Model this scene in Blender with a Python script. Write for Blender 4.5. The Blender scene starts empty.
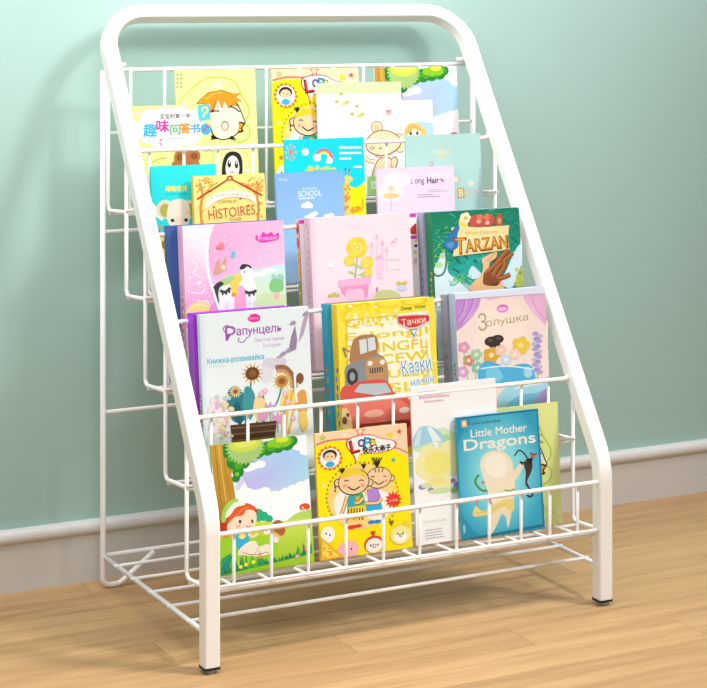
import bpy, bmesh, math, random
from mathutils import Vector, Matrix
from mathutils.geometry import tessellate_polygon

scene = bpy.context.scene
COL = scene.collection

# ------------------------------------------------------------------ camera
cam_d = bpy.data.cameras.new('camera')
cam_d.sensor_width = 36.0
cam_d.lens = 1918.75 * 36.0 / 707.0
cam_d.shift_y = -(344.0 + 0.58) / 707.0
cam_d.clip_start = 0.05
cam = bpy.data.objects.new('camera', cam_d)
cam.location = (-0.9817, -2.3227, 0.8815)
cam.rotation_euler = (math.radians(90), 0, -0.4747)
COL.objects.link(cam)
scene.camera = cam

# ------------------------------------------------------------------ light
scene.view_settings.view_transform = 'Standard'
scene.view_settings.look = 'None'
scene.view_settings.gamma = 1.0
scene.view_settings.exposure = 0.0
world = bpy.data.worlds.new('room_light')
scene.world = world
world.use_nodes = True
wb = world.node_tree.nodes['Background']
wb.inputs[0].default_value = (0.95, 0.985, 1.0, 1)
wb.inputs[1].default_value = 0.25


def area(name, loc, target, sx, sy, power, col, spread=180):
    d = bpy.data.lights.new(name, 'AREA')
    d.shape = 'RECTANGLE'
    d.size, d.size_y = sx, sy
    d.energy = power
    d.color = col
    d.spread = math.radians(spread)
    o = bpy.data.objects.new(name, d)
    o.location = loc
    o.rotation_euler = (Vector(target) - Vector(loc)).to_track_quat('-Z', 'Y').to_euler()
    COL.objects.link(o)
    return o


area('key_lamp', (1.75, -1.40, 2.55), (-0.03, -0.34, 0.1), 0.5, 0.5, 11.8, (1.0, 0.995, 0.985), 62)
area('upper_left_fill', (-0.55, -0.42, 1.75), (-0.25, 0.25, 0.6), 1.3, 1.3, 12.5, (0.98, 1.0, 1.0))  # added fill with no fixture, brightens the wall at upper left
area('wall_wash_fill', (0.16, 0.10, 1.50), (0.16, 0.43, 0.85), 2.3, 0.66, 20, (1.0, 0.90, 0.955))  # added wash light, unseen source; lifts the upper wall and mutes its green
area('front_fill', (-0.9, -2.6, 2.7), (0.1, 0.0, 0.1), 1.6, 1.2, 16, (0.98, 0.99, 1.0))  # broad soft fill added above and in front, stands for no fixture


# ------------------------------------------------------------------ helpers
def lin(c):
    if isinstance(c, str):
        c = c.lstrip('#')
        c = [int(c[i:i + 2], 16) for i in (0, 2, 4)]
    out = []
    for v in c[:3]:
        v = v / 255.0
        out.append(v / 12.92 if v <= 0.04045 else ((v + 0.055) / 1.055) ** 2.4)
    return tuple(out) + (1.0,)


def mat(name, col, rough=0.5, coat=0.0, trans=0.0):
    m = bpy.data.materials.new(name)
    m.use_nodes = True
    b = m.node_tree.nodes['Principled BSDF']
    b.inputs['Base Color'].default_value = lin(col)
    b.inputs['Roughness'].default_value = rough
    b.inputs['Coat Weight'].default_value = coat
    b.inputs['Coat Roughness'].default_value = 0.15
    b.inputs['Transmission Weight'].default_value = trans
    return m


def link(name, me, parent=None, mats=()):
    for m in mats:
        me.materials.append(m)
    o = bpy.data.objects.new(name, me)
    COL.objects.link(o)
    if parent:
        o.parent = parent
    return o


def bm_obj(name, bm, m, parent=None, smooth=False):
    bmesh.ops.recalc_face_normals(bm, faces=bm.faces[:])
    me = bpy.data.meshes.new(name)
    bm.to_mesh(me)
    bm.free()
    if smooth:
        for p in me.polygons:
            p.use_smooth = True
    return link(name, me, parent, [m])


def structure(o):
    o['kind'] = 'structure'
    return o


def add_box(bm, x0, y0, z0, x1, y1, z1):
    v = [bm.verts.new(p) for p in ((x0, y0, z0), (x1, y0, z0), (x1, y1, z0), (x0, y1, z0),
                                   (x0, y0, z1), (x1, y0, z1), (x1, y1, z1), (x0, y1, z1))]
    return [bm.faces.new([v[i] for i in f]) for f in
            ((0, 1, 2, 3), (4, 5, 6, 7), (0, 1, 5, 4), (1, 2, 6, 5), (2, 3, 7, 6), (3, 0, 4, 7))]


def fillet(pts, R, seg=6):
    """round the inner corners of a polyline"""
    P = [Vector(p) for p in pts]
    Rs = R if isinstance(R, (list, tuple)) else [R] * len(P)
    out = [P[0]]
    for i in range(1, len(P) - 1):
        a = (P[i - 1] - P[i]).normalized()
        b = (P[i + 1] - P[i]).normalized()
        ang = a.angle(b)
        if ang > math.pi - 1e-3:
            out.append(P[i])
            continue
        r = Rs[i]
        d = r / math.tan(ang / 2)
        c = P[i] + (a + b).normalized() * (r / math.sin(ang / 2))
        s, e = P[i] + a * d - c, P[i] + b * d - c
        tot = s.angle(e)
        for k in range(seg + 1):
            t = k / seg
            out.append(c + (s * math.sin((1 - t) * tot) + e * math.sin(t * tot)) / math.sin(tot))
    out.append(P[-1])
    return out


def sweep(bm, pts, prof, up=None, cap=True):
    """sweep a closed 2-D profile along pts by parallel transport"""
    P = [Vector(p) for p in pts]
    n = len(P)
    tan = []
    for i in range(n):
        a = (P[i] - P[i - 1]).normalized() if i else None
        b = (P[i + 1] - P[i]).normalized() if i < n - 1 else None
        tan.append(((a or b) + (b or a)).normalized())
    t0 = tan[0]
    u = Vector(up) if up else (Vector((0, 0, 1)) if abs(t0.z) < .9 else Vector((1, 0, 0)))
    u = (u - t0 * u.dot(t0)).normalized()
    rings = []
    for i in range(n):
        if i:
            q = tan[i - 1].rotation_difference(tan[i])
            u = q @ u
            u = (u - tan[i] * u.dot(tan[i])).normalized()
        w = tan[i].cross(u)
        k = 1.0
        rings.append([bm.verts.new(P[i] + u * (x * k) + w * (y * k)) for x, y in prof])
    m = len(prof)
    for a, b in zip(rings, rings[1:]):
        for j in range(m):
            bm.faces.new((a[j], a[(j + 1) % m], b[(j + 1) % m], b[j]))
    if cap:
        bm.faces.new(rings[0])
        bm.faces.new(rings[-1])


def circ(r, n=10):
    return [(r * math.cos(2 * math.pi * i / n), r * math.sin(2 * math.pi * i / n)) for i in range(n)]


def wire(bm, pts, r, n=10, R=0.0):
    if R:
        pts = fillet(pts, R, 6)
    # short tapers make softly rounded ends
    sweep(bm, pts, circ(r, n))


def round_square(h, r, seg=3):
    out = []
    for cx, cy, a0 in ((h - r, h - r, 0), (r - h, h - r, 90), (r - h, r - h, 180), (h - r, r - h, 270)):
        for k in range(seg + 1):
            a = math.radians(a0 + 90 * k / seg)
            out.append((cx + r * math.cos(a), cy + r * math.sin(a)))
    return out


def lathe(bm, c, prof, n=20):
    rings = []
    for r, z in prof:
        rings.append([bm.verts.new((c[0] + r * math.cos(2 * math.pi * i / n),
                                    c[1] + r * math.sin(2 * math.pi * i / n), c[2] + z)) for i in range(n)])
    for a, b in zip(rings, rings[1:]):
        for j in range(n):
            bm.faces.new((a[j], a[(j + 1) % n], b[(j + 1) % n], b[j]))
    bm.faces.new(rings[0])
    bm.faces.new(rings[-1])


# ------------------------------------------------------------------ materials
ENAMEL = mat('white_enamel', (244, 243, 240), 0.32, 0.25)
BLACK = mat('black_plastic', (18, 18, 20), 0.45)
GLIDE = mat('pale_rubber', (196, 214, 208), 0.35, 0.0, 0.3)
PAPER = mat('page_paper', (240, 236, 226), 0.8)

PRINT = bpy.data.materials.new('printed_card')
PRINT.use_nodes = True
_nt = PRINT.node_tree
_b = _nt.nodes['Principled BSDF']
_a = _nt.nodes.new('ShaderNodeAttribute')
_a.attribute_name = 'ink'
_nt.links.new(_a.outputs['Color'], _b.inputs['Base Color'])
_b.inputs['Roughness'].default_value = 0.42
_b.inputs['Specular IOR Level'].default_value = 0.35


def wall_material():
    m = mat('sage_wall_paint', (162, 196, 186), 0.75)
    nt = m.node_tree
    b = nt.nodes['Principled BSDF']
    tc = nt.nodes.new('ShaderNodeTexCoord')
    n = nt.nodes.new('ShaderNodeTexNoise')
    n.inputs['Scale'].default_value = 160
    n.inputs['Detail'].default_value = 3
    bp = nt.nodes.new('ShaderNodeBump')
    bp.inputs['Strength'].default_value = 0.03
    bp.inputs['Distance'].default_value = 0.002
    nt.links.new(tc.outputs['Object'], n.inputs['Vector'])
    nt.links.new(n.outputs['Fac'], bp.inputs['Height'])
    nt.links.new(bp.outputs['Normal'], b.inputs['Normal'])
    return m


def floor_material():
    m = bpy.data.materials.new('oak_laminate')
    m.use_nodes = True
    nt = m.node_tree
    N, Lk = nt.nodes, nt.links
    b = N['Principled BSDF']
    b.inputs['Roughness'].default_value = 0.42
    b.inputs['Specular IOR Level'].default_value = 0.35
    tc = N.new('ShaderNodeTexCoord')
    sep = N.new('ShaderNodeSeparateXYZ')
    Lk.new(tc.outputs['Object'], sep.inputs[0])

    def mth(op, a, bb=None, c=None):
        x = N.new('ShaderNodeMath')
        x.operation = op
        for i, v in enumerate((a, bb, c)):
            if v is None:
                continue
            if isinstance(v, (int, float)):
                x.inputs[i].default_value = v
            else:
                Lk.new(v, x.inputs[i])
        return x.outputs[0]
    RW, PL, ST = 0.0829, 0.926, 0.2313
    yr = mth('DIVIDE', mth('ADD', sep.outputs['Y'], 0.0237), RW)
    row = mth('FLOOR', yr)
    fy = mth('SUBTRACT', yr, row)
    xs = mth('DIVIDE', mth('ADD', mth('SUBTRACT', sep.outputs['X'], 0.2073), mth('MULTIPLY', row, ST)), PL)
    plank = mth('FLOOR', xs)
    fx = mth('SUBTRACT', xs, plank)
    # seams: distance to the nearest plank edge in metres
    ey = mth('MULTIPLY', mth('MINIMUM', fy, mth('SUBTRACT', 1.0, fy)), RW)
    ex = mth('MULTIPLY', mth('MINIMUM', fx, mth('SUBTRACT', 1.0, fx)), PL)
    sx = mth('SUBTRACT', 1.0, mth('SMOOTH_MIN', mth('DIVIDE', ex, 0.0011), 1.0, 0.2))
    sy = mth('MULTIPLY', mth('SUBTRACT', 1.0, mth('SMOOTH_MIN', mth('DIVIDE', ey, 0.0009), 1.0, 0.2)), 0.45)
    seam = mth('MAXIMUM', sx, sy)
    cmb = N.new('ShaderNodeCombineXYZ')
    Lk.new(row, cmb.inputs[0])
    Lk.new(plank, cmb.inputs[1])
    wn = N.new('ShaderNodeTexWhiteNoise')
    Lk.new(cmb.outputs[0], wn.inputs['Vector'])
    # grain coordinates, shifted per plank
    gv = N.new('ShaderNodeCombineXYZ')
    Lk.new(mth('ADD', mth('MULTIPLY', sep.outputs['X'], 3.4), mth('MULTIPLY', wn.outputs['Value'], 37.0)), gv.inputs[0])
    Lk.new(mth('MULTIPLY', sep.outputs['Y'], 52.0), gv.inputs[1])
    Lk.new(mth('MULTIPLY', wn.outputs['Value'], 11.0), gv.inputs[2])
    g1 = N.new('ShaderNodeTexNoise')
    g1.inputs['Scale'].default_value = 1.0
    g1.inputs['Detail'].default_value = 6
    g1.inputs['Roughness'].default_value = 0.62
    g1.inputs['Distortion'].default_value = 0.5
    Lk.new(gv.outputs[0], g1.inputs['Vector'])
    gv2 = N.new('ShaderNodeCombineXYZ')
    Lk.new(mth('MULTIPLY', sep.outputs['X'], 9.0), gv2.inputs[0])
    Lk.new(mth('MULTIPLY', sep.outputs['Y'], 260.0), gv2.inputs[1])
    g2 = N.new('ShaderNodeTexNoise')
    g2.inputs['Scale'].default_value = 1.0
    g2.inputs['Detail'].default_value = 3
    Lk.new(gv2.outputs[0], g2.inputs['Vector'])
    fac = mth('ADD', mth('MULTIPLY', g1.outputs['Fac'], 0.55),
              mth('ADD', mth('MULTIPLY', g2.outputs['Fac'], 0.26), mth('MULTIPLY', wn.outputs['Value'], 0.16)))
    r = N.new('ShaderNodeValToRGB')
    el = r.color_ramp.elements
    el[0].position, el[0].color = 0.30, lin((158, 122, 80))
    el[1].position, el[1].color = 0.75, lin((206, 170, 122))
    e = el.new(0.52)
    e.color = lin((188, 151, 104))
    Lk.new(fac, r.inputs[0])
    mix = N.new('ShaderNodeMix')
    mix.data_type = 'RGBA'
    Lk.new(mth('MULTIPLY', seam, 0.55), mix.inputs[0])
    Lk.new(r.outputs[0], mix.inputs[6])
    mix.inputs[7].default_value = lin((92, 66, 42))
    Lk.new(mix.outputs[2], b.inputs['Base Color'])
    bp = N.new('ShaderNodeBump')
    bp.inputs['Strength'].default_value = 0.25
    bp.inputs['Distance'].default_value = 0.0006
    Lk.new(mth('SUBTRACT', mth('MULTIPLY', g1.outputs['Fac'], 0.3), seam), bp.inputs['Height'])
    Lk.new(bp.outputs['Normal'], b.inputs['Normal'])
    return m


# ------------------------------------------------------------------ the setting
bm = bmesh.new()
add_box(bm, -5, -5, -0.1, 5, 0.56, 0.0)
structure(bm_obj('floor', bm, floor_material()))
bm = bmesh.new()
add_box(bm, -5, 0.456, 0.0, 5, 0.56, 2.8)
structure(bm_obj('wall_back', bm, wall_material()))
bm = bmesh.new()
prof = [(0.456, 0.0), (0.444, 0.0), (0.444, 0.0695), (0.4445, 0.0715), (0.4432, 0.0725), (0.4410, 0.0735), (0.4385, 0.0760),
        (0.4375, 0.0795), (0.4378, 0.0835), (0.4396, 0.0875), (0.4430, 0.0900), (0.4465, 0.0912), (0.456, 0.0915)]
va = [bm.verts.new((-5, y, z)) for y, z in prof]
vb = [bm.verts.new((5, y, z)) for y, z in prof]
for i in range(len(prof) - 1):
    bm.faces.new((va[i], va[i + 1], vb[i + 1], vb[i]))
bm.faces.new(va)
bm.faces.new(vb)
BASE = mat('white_baseboard_paint', (212, 211, 206), 0.5)
structure(bm_obj('baseboard_back', bm, BASE))

# ------------------------------------------------------------------ the rack
W = 0.62
rack = bpy.data.objects.new('book_rack', None)
COL.objects.link(rack)
rack['label'] = 'white metal five-tier wire book rack with a square tube frame standing by the green wall'
rack['category'] = 'book rack'

Q = 0.0110
TB = 0.207                      # height where the legs bend backwards
SL = 0.6389                     # backward lean of the frame (dy/dz)
ZT = 0.8592
yt = SL * (ZT - TB)
path = fillet([(0, 0, 0.0085), (0, 0, TB), (0, yt, ZT), (W, yt, ZT), (W, 0, TB), (W, 0, 0.0085)],
              [0, 0.10, 0.065, 0.065, 0.10, 0], 12)
bm = bmesh.new()
sweep(bm, path, round_square(Q, 0.0028), up=(1, 0, 0))
frame = bm_obj('frame', bm, ENAMEL, rack)
frame['label'] = 'bent square tube frame'
for s in range(len(frame.data.polygons)):
    frame.data.polygons[s].use_smooth = False
for x in (0, W):
    bm = bmesh.new()
    sweep(bm, [(x, 0, 0.0055), (x, 0, 0.0088)], round_square(Q + 0.0006, 0.0028), up=(1, 0, 0))
    cap = bm_obj('foot_cap', bm, BLACK, frame)
    cap['label'] = 'black plastic foot cap'
    bm = bmesh.new()
    lathe(bm, (x, 0, 0), [(0.0072, 0.0), (0.0090, 0.0012), (0.0092, 0.0045), (0.008, 0.0058)])
    g = bm_obj('foot_glide', bm, GLIDE, frame, True)
    g['label'] = 'pale rubber glide'

PX = (-0.003, 0.639)
PY, PR = 0.402, 0.0043
for i, x in enumerate(PX):
    d = 1 if i == 0 else -1
    bm = bmesh.new()
    wire(bm, [(x, PY, 0.776), (x, PY, PR), (x + d * 0.026, PY, PR), (x + d * 0.082, PY, 0.0445)], PR, 12, [0, .012, .016, 0])
    bm_obj('back_post', bm, ENAMEL, rack, True)
for z in (0.5335, 0.2635):
    bm = bmesh.new()
    wire(bm, [(PX[0], PY + 0.001, z), (PX[1], PY + 0.001, z)], 0.0030)
    bm_obj('cross_bar', bm, ENAMEL, rack, True)
for x in (0.018, W - 0.004):     # bolts that clip the top rail to the frame
    bm = bmesh.new()
    wire(bm, [(x - .014, 0.390, 0.7835), (x + .010, 0.390, 0.7835)], 0.0036, 12)
    bm_obj('rail_clip', bm, ENAMEL, rack, True)

# bottom shelf
shelf_bm = bmesh.new()
SZ = 0.0467
for y in (0.066, 0.136, 0.206, 0.276, 0.346):
    wire(shelf_bm, [(-0.006, y, SZ + 0.0015), (W + 0.020, y, SZ + 0.0015)], 0.0026)
shelf = bm_obj('bottom_shelf', shelf_bm, ENAMEL, rack, True)
for xb, xf in ((0.0, 0.0), (W + 0.019, W + 0.014)):
    bm = bmesh.new()
    wire(bm, [(xb, 0.41, SZ), (xf, 0.024, SZ), (xf - (.012 if xf else 0), 0.0105, SZ - 0.010)], 0.0036, 10, [0, .009, 0])
    bm_obj('side_rail', bm, ENAMEL, shelf, True)
bm = bmesh.new()
wire(bm, [(0.0, 0.4075, SZ + 0.001), (W + .015, 0.4075, SZ + 0.001)], 0.0034)
bm_obj('back_rail', bm, ENAMEL, shelf, True)

# the five stepped trays
YF = {5: 0.0, 4: .077, 3: .154, 2: .231, 1: .308}
ZB = {5: .103, 4: .219, 3: .335, 2: .451, 1: .567}
ZR = {5: .1800, 4: .3175, 3: .435, 2: .547, 1: .6610}
WX = [.0345, .0890, .1435, .2005, .2580, .3150, .3740, .4275, .4805, .5290, .5765]
RS = 0.0026
for t in (1, 2, 3, 4, 5):
    yf, zb, zr = YF[t], ZB[t], ZR[t]
    yb, zf = yf + 0.077, ZB[t] + (0.0045 if t == 5 else 0.005)
    ztop = 0.776 if t == 1 else zb + 0.125
    bm = bmesh.new()
    for x in WX:
        if t == 1:
            p = [(x, yb, ztop), (x, yb, zb), (x, yf, zf), (x, yf, zr)]
        else:
            p = [(x, yb, ztop - .004), (x, yb, zb), (x, yf, zf), (x, yf, zr)]
        wire(bm, p, RS * .9, 8, .006)
    tray = bm_obj('tray', bm, ENAMEL, rack, True)
    xs_ = {6: .618, 5: .620, 4: .622, 3: .624, 2: .625, 1: .631}
    xr, xn = xs_[t], xs_[t + 1]
    for x in (-0.001, xr):
        bm = bmesh.new()
        top = ztop if t == 1 else ZR[t - 1] - .008
        wire(bm, [(x, yb, top), (x, yb, zb), (x, yf + .003, zf)], 0.0030, 10, .010)
        bm_obj('side_wire', bm, ENAMEL, tray, True)
    bm = bmesh.new()
    dy = -0.0045
    hook = 0.010
    wire(bm, [(0.000, yf + (0 if t == 5 else .012), zr + (0 if t == 5 else .006)), (0.014, yf + dy, zr),
              (W - 0.014, yf + dy, zr), (W, yf + (0 if t == 5 else .012), zr + (0 if t == 5 else .006))], 0.0032, 10, .008)
    bm_obj('front_rail', bm, ENAMEL, tray, True)
    for dz, yy in ((-.0040, yf + .003), (.0032, yf + dy)):
        bm = bmesh.new()
        wire(bm, [(-0.003, yy, zf + dz), (xn + .001, yy, zf + dz)], 0.0026 if t == 5 else 0.0020)
        bm_obj('floor_wire', bm, ENAMEL, tray, True)
    bm = bmesh.new()
    wire(bm, [(-0.003, yb - .012, zb - .0032), (xr + .002, yb - .012, zb - .0032)], 0.0024)
    bm_obj('floor_wire', bm, ENAMEL, tray, True)
    if t == 1:
        for z, r in ((0.776, .0032), (0.682, .0024)):
            bm = bmesh.new()
            wire(bm, [(-0.004, yb + .0045, z), (0.632, yb + .0045, z)], r)
            bm_obj('back_rail', bm, ENAMEL, tray, True)

# ------------------------------------------------------------------ printed covers
INK = 0.86                      # matt printing ink on coated card reflects this much of the nominal colour


def ink(c):
    return tuple(v * INK for v in lin(c)[:3]) + (1.0,)


STEP = 0.000004


def clip_rect(pts, w, h):
    """Sutherland-Hodgman against 0..w, 0..h; points are (x, z, r, g, b)"""
    e = 0.0002
    for ax, lim, sgn in ((0, e, 1), (0, w - e, -1), (1, e, 1), (1, h - e, -1)):
        out = []
        n = len(pts)
        for i in range(n):
            a, b = pts[i], pts[(i + 1) % n]
            da, db = (a[ax] - lim) * sgn, (b[ax] - lim) * sgn
            if da >= 0:
                out.append(a)
            if (da >= 0) != (db >= 0):
                f = da / (da - db)
                out.append(tuple(p + (q - p) * f for p, q in zip(a, b)))
        pts = out
        if len(pts) < 3:
            return []
    return pts


_font_cache = {}


def glyphs(txt):
    """outlines of a line of lettering, each stroke contour filled on its own"""
    if txt in _font_cache:
        return _font_cache[txt]
    c = bpy.data.curves.new('lettering', 'FONT')
    c.body = txt
    o = bpy.data.objects.new('lettering', c)
    COL.objects.link(o)
    dg = bpy.context.evaluated_depsgraph_get()
    ev = o.evaluated_get(dg)
    cu = ev.to_curve(dg)
    loops = []
    for sp in cu.splines:
        pts = []
        B = sp.bezier_points
        n = len(B)
        if n == 0:
            pts = [(p.co.x, p.co.y) for p in sp.points]
        for k in range(n):
            p0, p1 = B[k], B[(k + 1) % n]
            a, b, d, e = p0.co, p0.handle_right, p1.handle_left, p1.co
            straight = (b - a).cross(e - a).length < 1e-5 and (d - a).cross(e - a).length < 1e-5
            m = 1 if straight else 4
            for q in range(m):
                t = q / m
                v = a * (1 - t) ** 3 + b * 3 * t * (1 - t) ** 2 + d * 3 * t * t * (1 - t) + e * t ** 3
                pts.append((v.x, v.y))
        ar = sum(pts[k - 1][0] * pts[k][1] - pts[k][0] * pts[k - 1][1] for k in range(len(pts))) / 2
        if len(pts) > 2 and abs(ar) > 1e-7:
            loops.append((ar, pts))
    ev.to_curve_clear()
    bpy.data.objects.remove(o)
    bpy.data.curves.remove(c)

    def inside(p, poly):
        r = False
        for k in range(len(poly)):
            (x0, y0), (x1, y1) = poly[k - 1], poly[k]
            if (y0 > p[1]) != (y1 > p[1]) and p[0] < (x1 - x0) * (p[1] - y0) / (y1 - y0) + x0:
                r = not r
        return r
    sg = 1 if max(loops, key=lambda l: abs(l[0]))[0] > 0 else -1
    outer = [l for l in loops if l[0] * sg > 0]
    holes = [l for l in loops if l[0] * sg < 0]
    outer += [l for l in holes if not any(inside(l[1][0], q) for _, q in outer)]
    vs, tris = [], []
    for ar, pts in outer:
        hs = [h for a, h in holes if h is not pts and inside(h[0], pts)]
        polys = [[Vector((x, y, 0)) for x, y in q] for q in [pts] + hs]
        flat = [(v.x, v.y) for q in polys for v in q]
        b = len(vs)
        vs += flat
        tris += [tuple(b + k for k in t) for t in tessellate_polygon(polys)]
    xs = [v[0] for v in vs]
    ys = [v[1] for v in vs]
    r = (vs, tris, min(xs), max(xs), min(ys), max(ys))
    _font_cache[txt] = r
    return r


class Art:
    """Collects the printed shapes of one cover; drawing units are given by three corner points."""

    def __init__(self, w, h, tl, tr, bl, crop=(0, 0, 1)):
        self.w, self.h = w, h
        ox, oy, s = crop
        T = [((p[0] - ox) * s, (p[1] - oy) * s) for p in (tl, tr, bl)]
        self.o = T[0]
        self.ux = (T[1][0] - T[0][0], T[1][1] - T[0][1])
        self.vx = (T[2][0] - T[0][0], T[2][1] - T[0][1])
        self.det = self.ux[0] * self.vx[1] - self.ux[1] * self.vx[0]
        self.kx = w / math.hypot(*self.ux)
        self.kz = h / math.hypot(*self.vx)
        self.items = []

    def m(self, p):
        dx, dy = p[0] - self.o[0], p[1] - self.o[1]
        u = (dx * self.vx[1] - dy * self.vx[0]) / self.det
        v = (dy * self.ux[0] - dx * self.ux[1]) / self.det
        return (u * self.w, (1 - v) * self.h)

    def add(self, pts, cols):
        q = [(p[0], p[1]) + tuple(c[:3]) for p, c in zip(pts, cols)]
        q = clip_rect(q, self.w, self.h)
        if len(q) >= 3:
            self.items.append([q])

    def P(self, pts, col):
        cols = [ink(c) for c in col] if isinstance(col, list) and not isinstance(col[0], int) else [ink(col)] * len(pts)
        self.add([self.m(p) for p in pts], cols)
        return self

    def S(self, pts, col, n=5, closed=True):
        self.P(spline(pts, n), col)
        return self

    def E(self, cx, cy, rx, ry, col, rot=0, n=22):
        c = self.m((cx, cy))
        a = math.radians(rot)
        pts = []
        for i in range(n):
            t = 2 * math.pi * i / n
            x, y = rx * math.cos(t), ry * math.sin(t)
            x, y = x * math.cos(a) - y * math.sin(a), x * math.sin(a) + y * math.cos(a)
            pts.append((c[0] + x * self.kx, c[1] - y * self.kz))
        self.add(pts, [ink(col)] * n)
        return self

    def R(self, cx, cy, w, h, col):
        c = self.m((cx, cy))
        a, b = w / 2 * self.kx, h / 2 * self.kz
        self.add([(c[0] - a, c[1] + b), (c[0] + a, c[1] + b), (c[0] + a, c[1] - b), (c[0] - a, c[1] - b)], [ink(col)] * 4)
        return self

    def B(self, v0, v1, c0, c1=None):
        """a full-width band between two heights (0 top, 1 bottom), optionally a two-colour print"""
        z0, z1 = (1 - v0) * self.h, (1 - v1) * self.h
        a, b = ink(c0), ink(c1 or c0)
        self.add([(0, z0), (self.w, z0), (self.w, z1), (0, z1)], [a, a, b, b])
        return self

    def C(self, cs, col):
        for c in cs:
            self.E(c[0], c[1], c[2], c[3] if len(c) > 3 else c[2], col, n=16)
        return self

    def star(self, cx, cy, r, col, n=5, inner=.42, rot=0):
        c = self.m((cx, cy))
        pts = []
        for i in range(2 * n):
            rr = r if i % 2 == 0 else r * inner
            t = math.pi * i / n + math.radians(rot)
            pts.append((c[0] + rr * math.sin(t) * self.kx, c[1] + rr * math.cos(t) * self.kz))
        self.add(pts, [ink(col)] * (2 * n))
        return self

    def L(self, pts, wd, col, smooth=True, closed=False):
        if smooth and len(pts) > 2:
            pts = spline(pts, 5) if closed else spline_open(pts, 5)
        n = len(pts)
        L_, R_ = [], []
        for i in range(n):
            a = pts[i - 1] if (i or closed) else pts[i]
            b = pts[(i + 1) % n] if (i < n - 1 or closed) else pts[i]
            dx, dy = b[0] - a[0], b[1] - a[1]
            d = math.hypot(dx, dy) or 1
            nx, ny = -dy / d * wd / 2, dx / d * wd / 2
            L_.append((pts[i][0] + nx, pts[i][1] + ny))
            R_.append((pts[i][0] - nx, pts[i][1] - ny))
        group = []
        c = ink(col)[:3]
        for i in range(n if closed else n - 1):
            j = (i + 1) % n
            q = [self.m(p) + c for p in (L_[i], L_[j], R_[j], R_[i])]
            q = clip_rect(q, self.w, self.h)
            if len(q) >= 3:
                group.append(q)
        if group:
            self.items.append(group)
        return self

    def T(self, s, cx, cy, w, h, col, rot=0, bold=0.0, arc=0.0, outline=None, fat=0.0):
        """lettering fitted to a w x h box round (cx, cy)"""
        fat = fat or max(0, bold) * h * .9
        if fat > .25:
            for dx, dy in ((-1, -1), (1, -1), (-1, 1), (1, 1)):
                self.T(s, cx + dx * fat * .75, cy + dy * fat * .75, w, h, col, rot, 0, arc)
        if outline:
            self.T(s, cx, cy, w, h, outline, rot, 0, arc, None, h * .09)
        vs, tris, x0, x1, y0, y1 = glyphs(s)
        c = self.m((cx, cy))
        a = math.radians(rot)
        P = []
        for x, y in vs:
            X = ((x - x0) / (x1 - x0 or 1) - .5) * w
            Y = ((y - y0) / (y1 - y0 or 1) - .5) * h
            if arc:
                Y += arc * (1 - (2 * X / w) ** 2) - arc * .5
            X, Y = X * math.cos(a) - Y * math.sin(a), X * math.sin(a) + Y * math.cos(a)
            P.append((c[0] + X * self.kx, c[1] + Y * self.kz))
        cl = ink(col)[:3]
        group = []
        for t in tris:
            q = clip_rect([P[i] + cl for i in t], self.w, self.h)
            if len(q) >= 3:
                group.append(q)
        if group:
            self.items.append(group)
        return self


def spline(pts, n=5):
    out = []
    m = len(pts)
    for i in range(m):
        p0, p1, p2, p3 = pts[i - 1], pts[i], pts[(i + 1) % m], pts[(i + 2) % m]
        for k in range(n):
            t = k / n
            out.append(tuple(.5 * (2 * b + (c - a) * t + (2 * a - 5 * b + 4 * c - d) * t * t + (3 * b - a - 3 * c + d) * t ** 3)
                             for a, b, c, d in zip(p0, p1, p2, p3)))
    return out


def spline_open(pts, n=5):
    P = [pts[0]] + list(pts) + [pts[-1]]
    out = []
    for i in range(1, len(P) - 2):
        for k in range(n):
            t = k / n
            out.append(tuple(.5 * (2 * b + (c - a) * t + (2 * a - 5 * b + 4 * c - d) * t * t + (3 * b - a - 3 * c + d) * t ** 3)
                             for a, b, c, d in zip(P[i - 1], P[i], P[i + 1], P[i + 2])))
    out.append(pts[-1])
    return out


def print_mesh(name, boxes, art, parent, plane):
    """boxes: [(x0,y0,z0,x1,y1,z1,colour)] plus art laid on a plane ('front': y = 0, 'side': x = 0)"""
    verts, faces, cols = [], [], []
    for x0, y0, z0, x1, y1, z1, c in boxes:
        b = len(verts)
        verts += [(x0, y0, z0), (x1, y0, z0), (x1, y1, z0), (x0, y1, z0), (x0, y0, z1), (x1, y0, z1), (x1, y1, z1), (x0, y1, z1)]
        c = ink(c)
        for f in ((0, 3, 2, 1), (4, 5, 6, 7), (0, 1, 5, 4), (1, 2, 6, 5), (2, 3, 7, 6), (3, 0, 4, 7)):
            faces.append([b + i for i in f])
            cols.append([c] * 4)
    if art:
        d = 0.0
        for group in art.items:
            d += STEP
            for gi, q in enumerate(group):
                e = d + (gi % 9) * STEP * .08
                if plane == 'front':
                    co = [Vector((p[0], -e, p[1])) for p in q]
                else:
                    co = [Vector((-e, art.w - p[0], p[1])) for p in q]
                if len(q) == 3:
                    tris = [(0, 1, 2)]
                else:
                    tris = tessellate_polygon([co])
                b = len(verts)
                verts += [tuple(v) for v in co]
                for t in tris:
                    t = list(t)
                    n = (co[t[1]] - co[t[0]]).cross(co[t[2]] - co[t[0]])
                    if (n.y if plane == 'front' else n.x) > 0:
                        t.reverse()
                    if n.length < 1e-14:
                        continue
                    faces.append([b + i for i in t])
                    cols.append([tuple(q[i][2:5]) + (1.0,) for i in t])
    me = bpy.data.meshes.new(name)
    me.from_pydata(verts, [], faces)
    at = me.color_attributes.new('ink', 'FLOAT_COLOR', 'CORNER')
    flat = [v for f in cols for c in f for v in c]
    at.data.foreach_set('color', flat)
    return link(name, me, parent, [PRINT])


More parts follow.
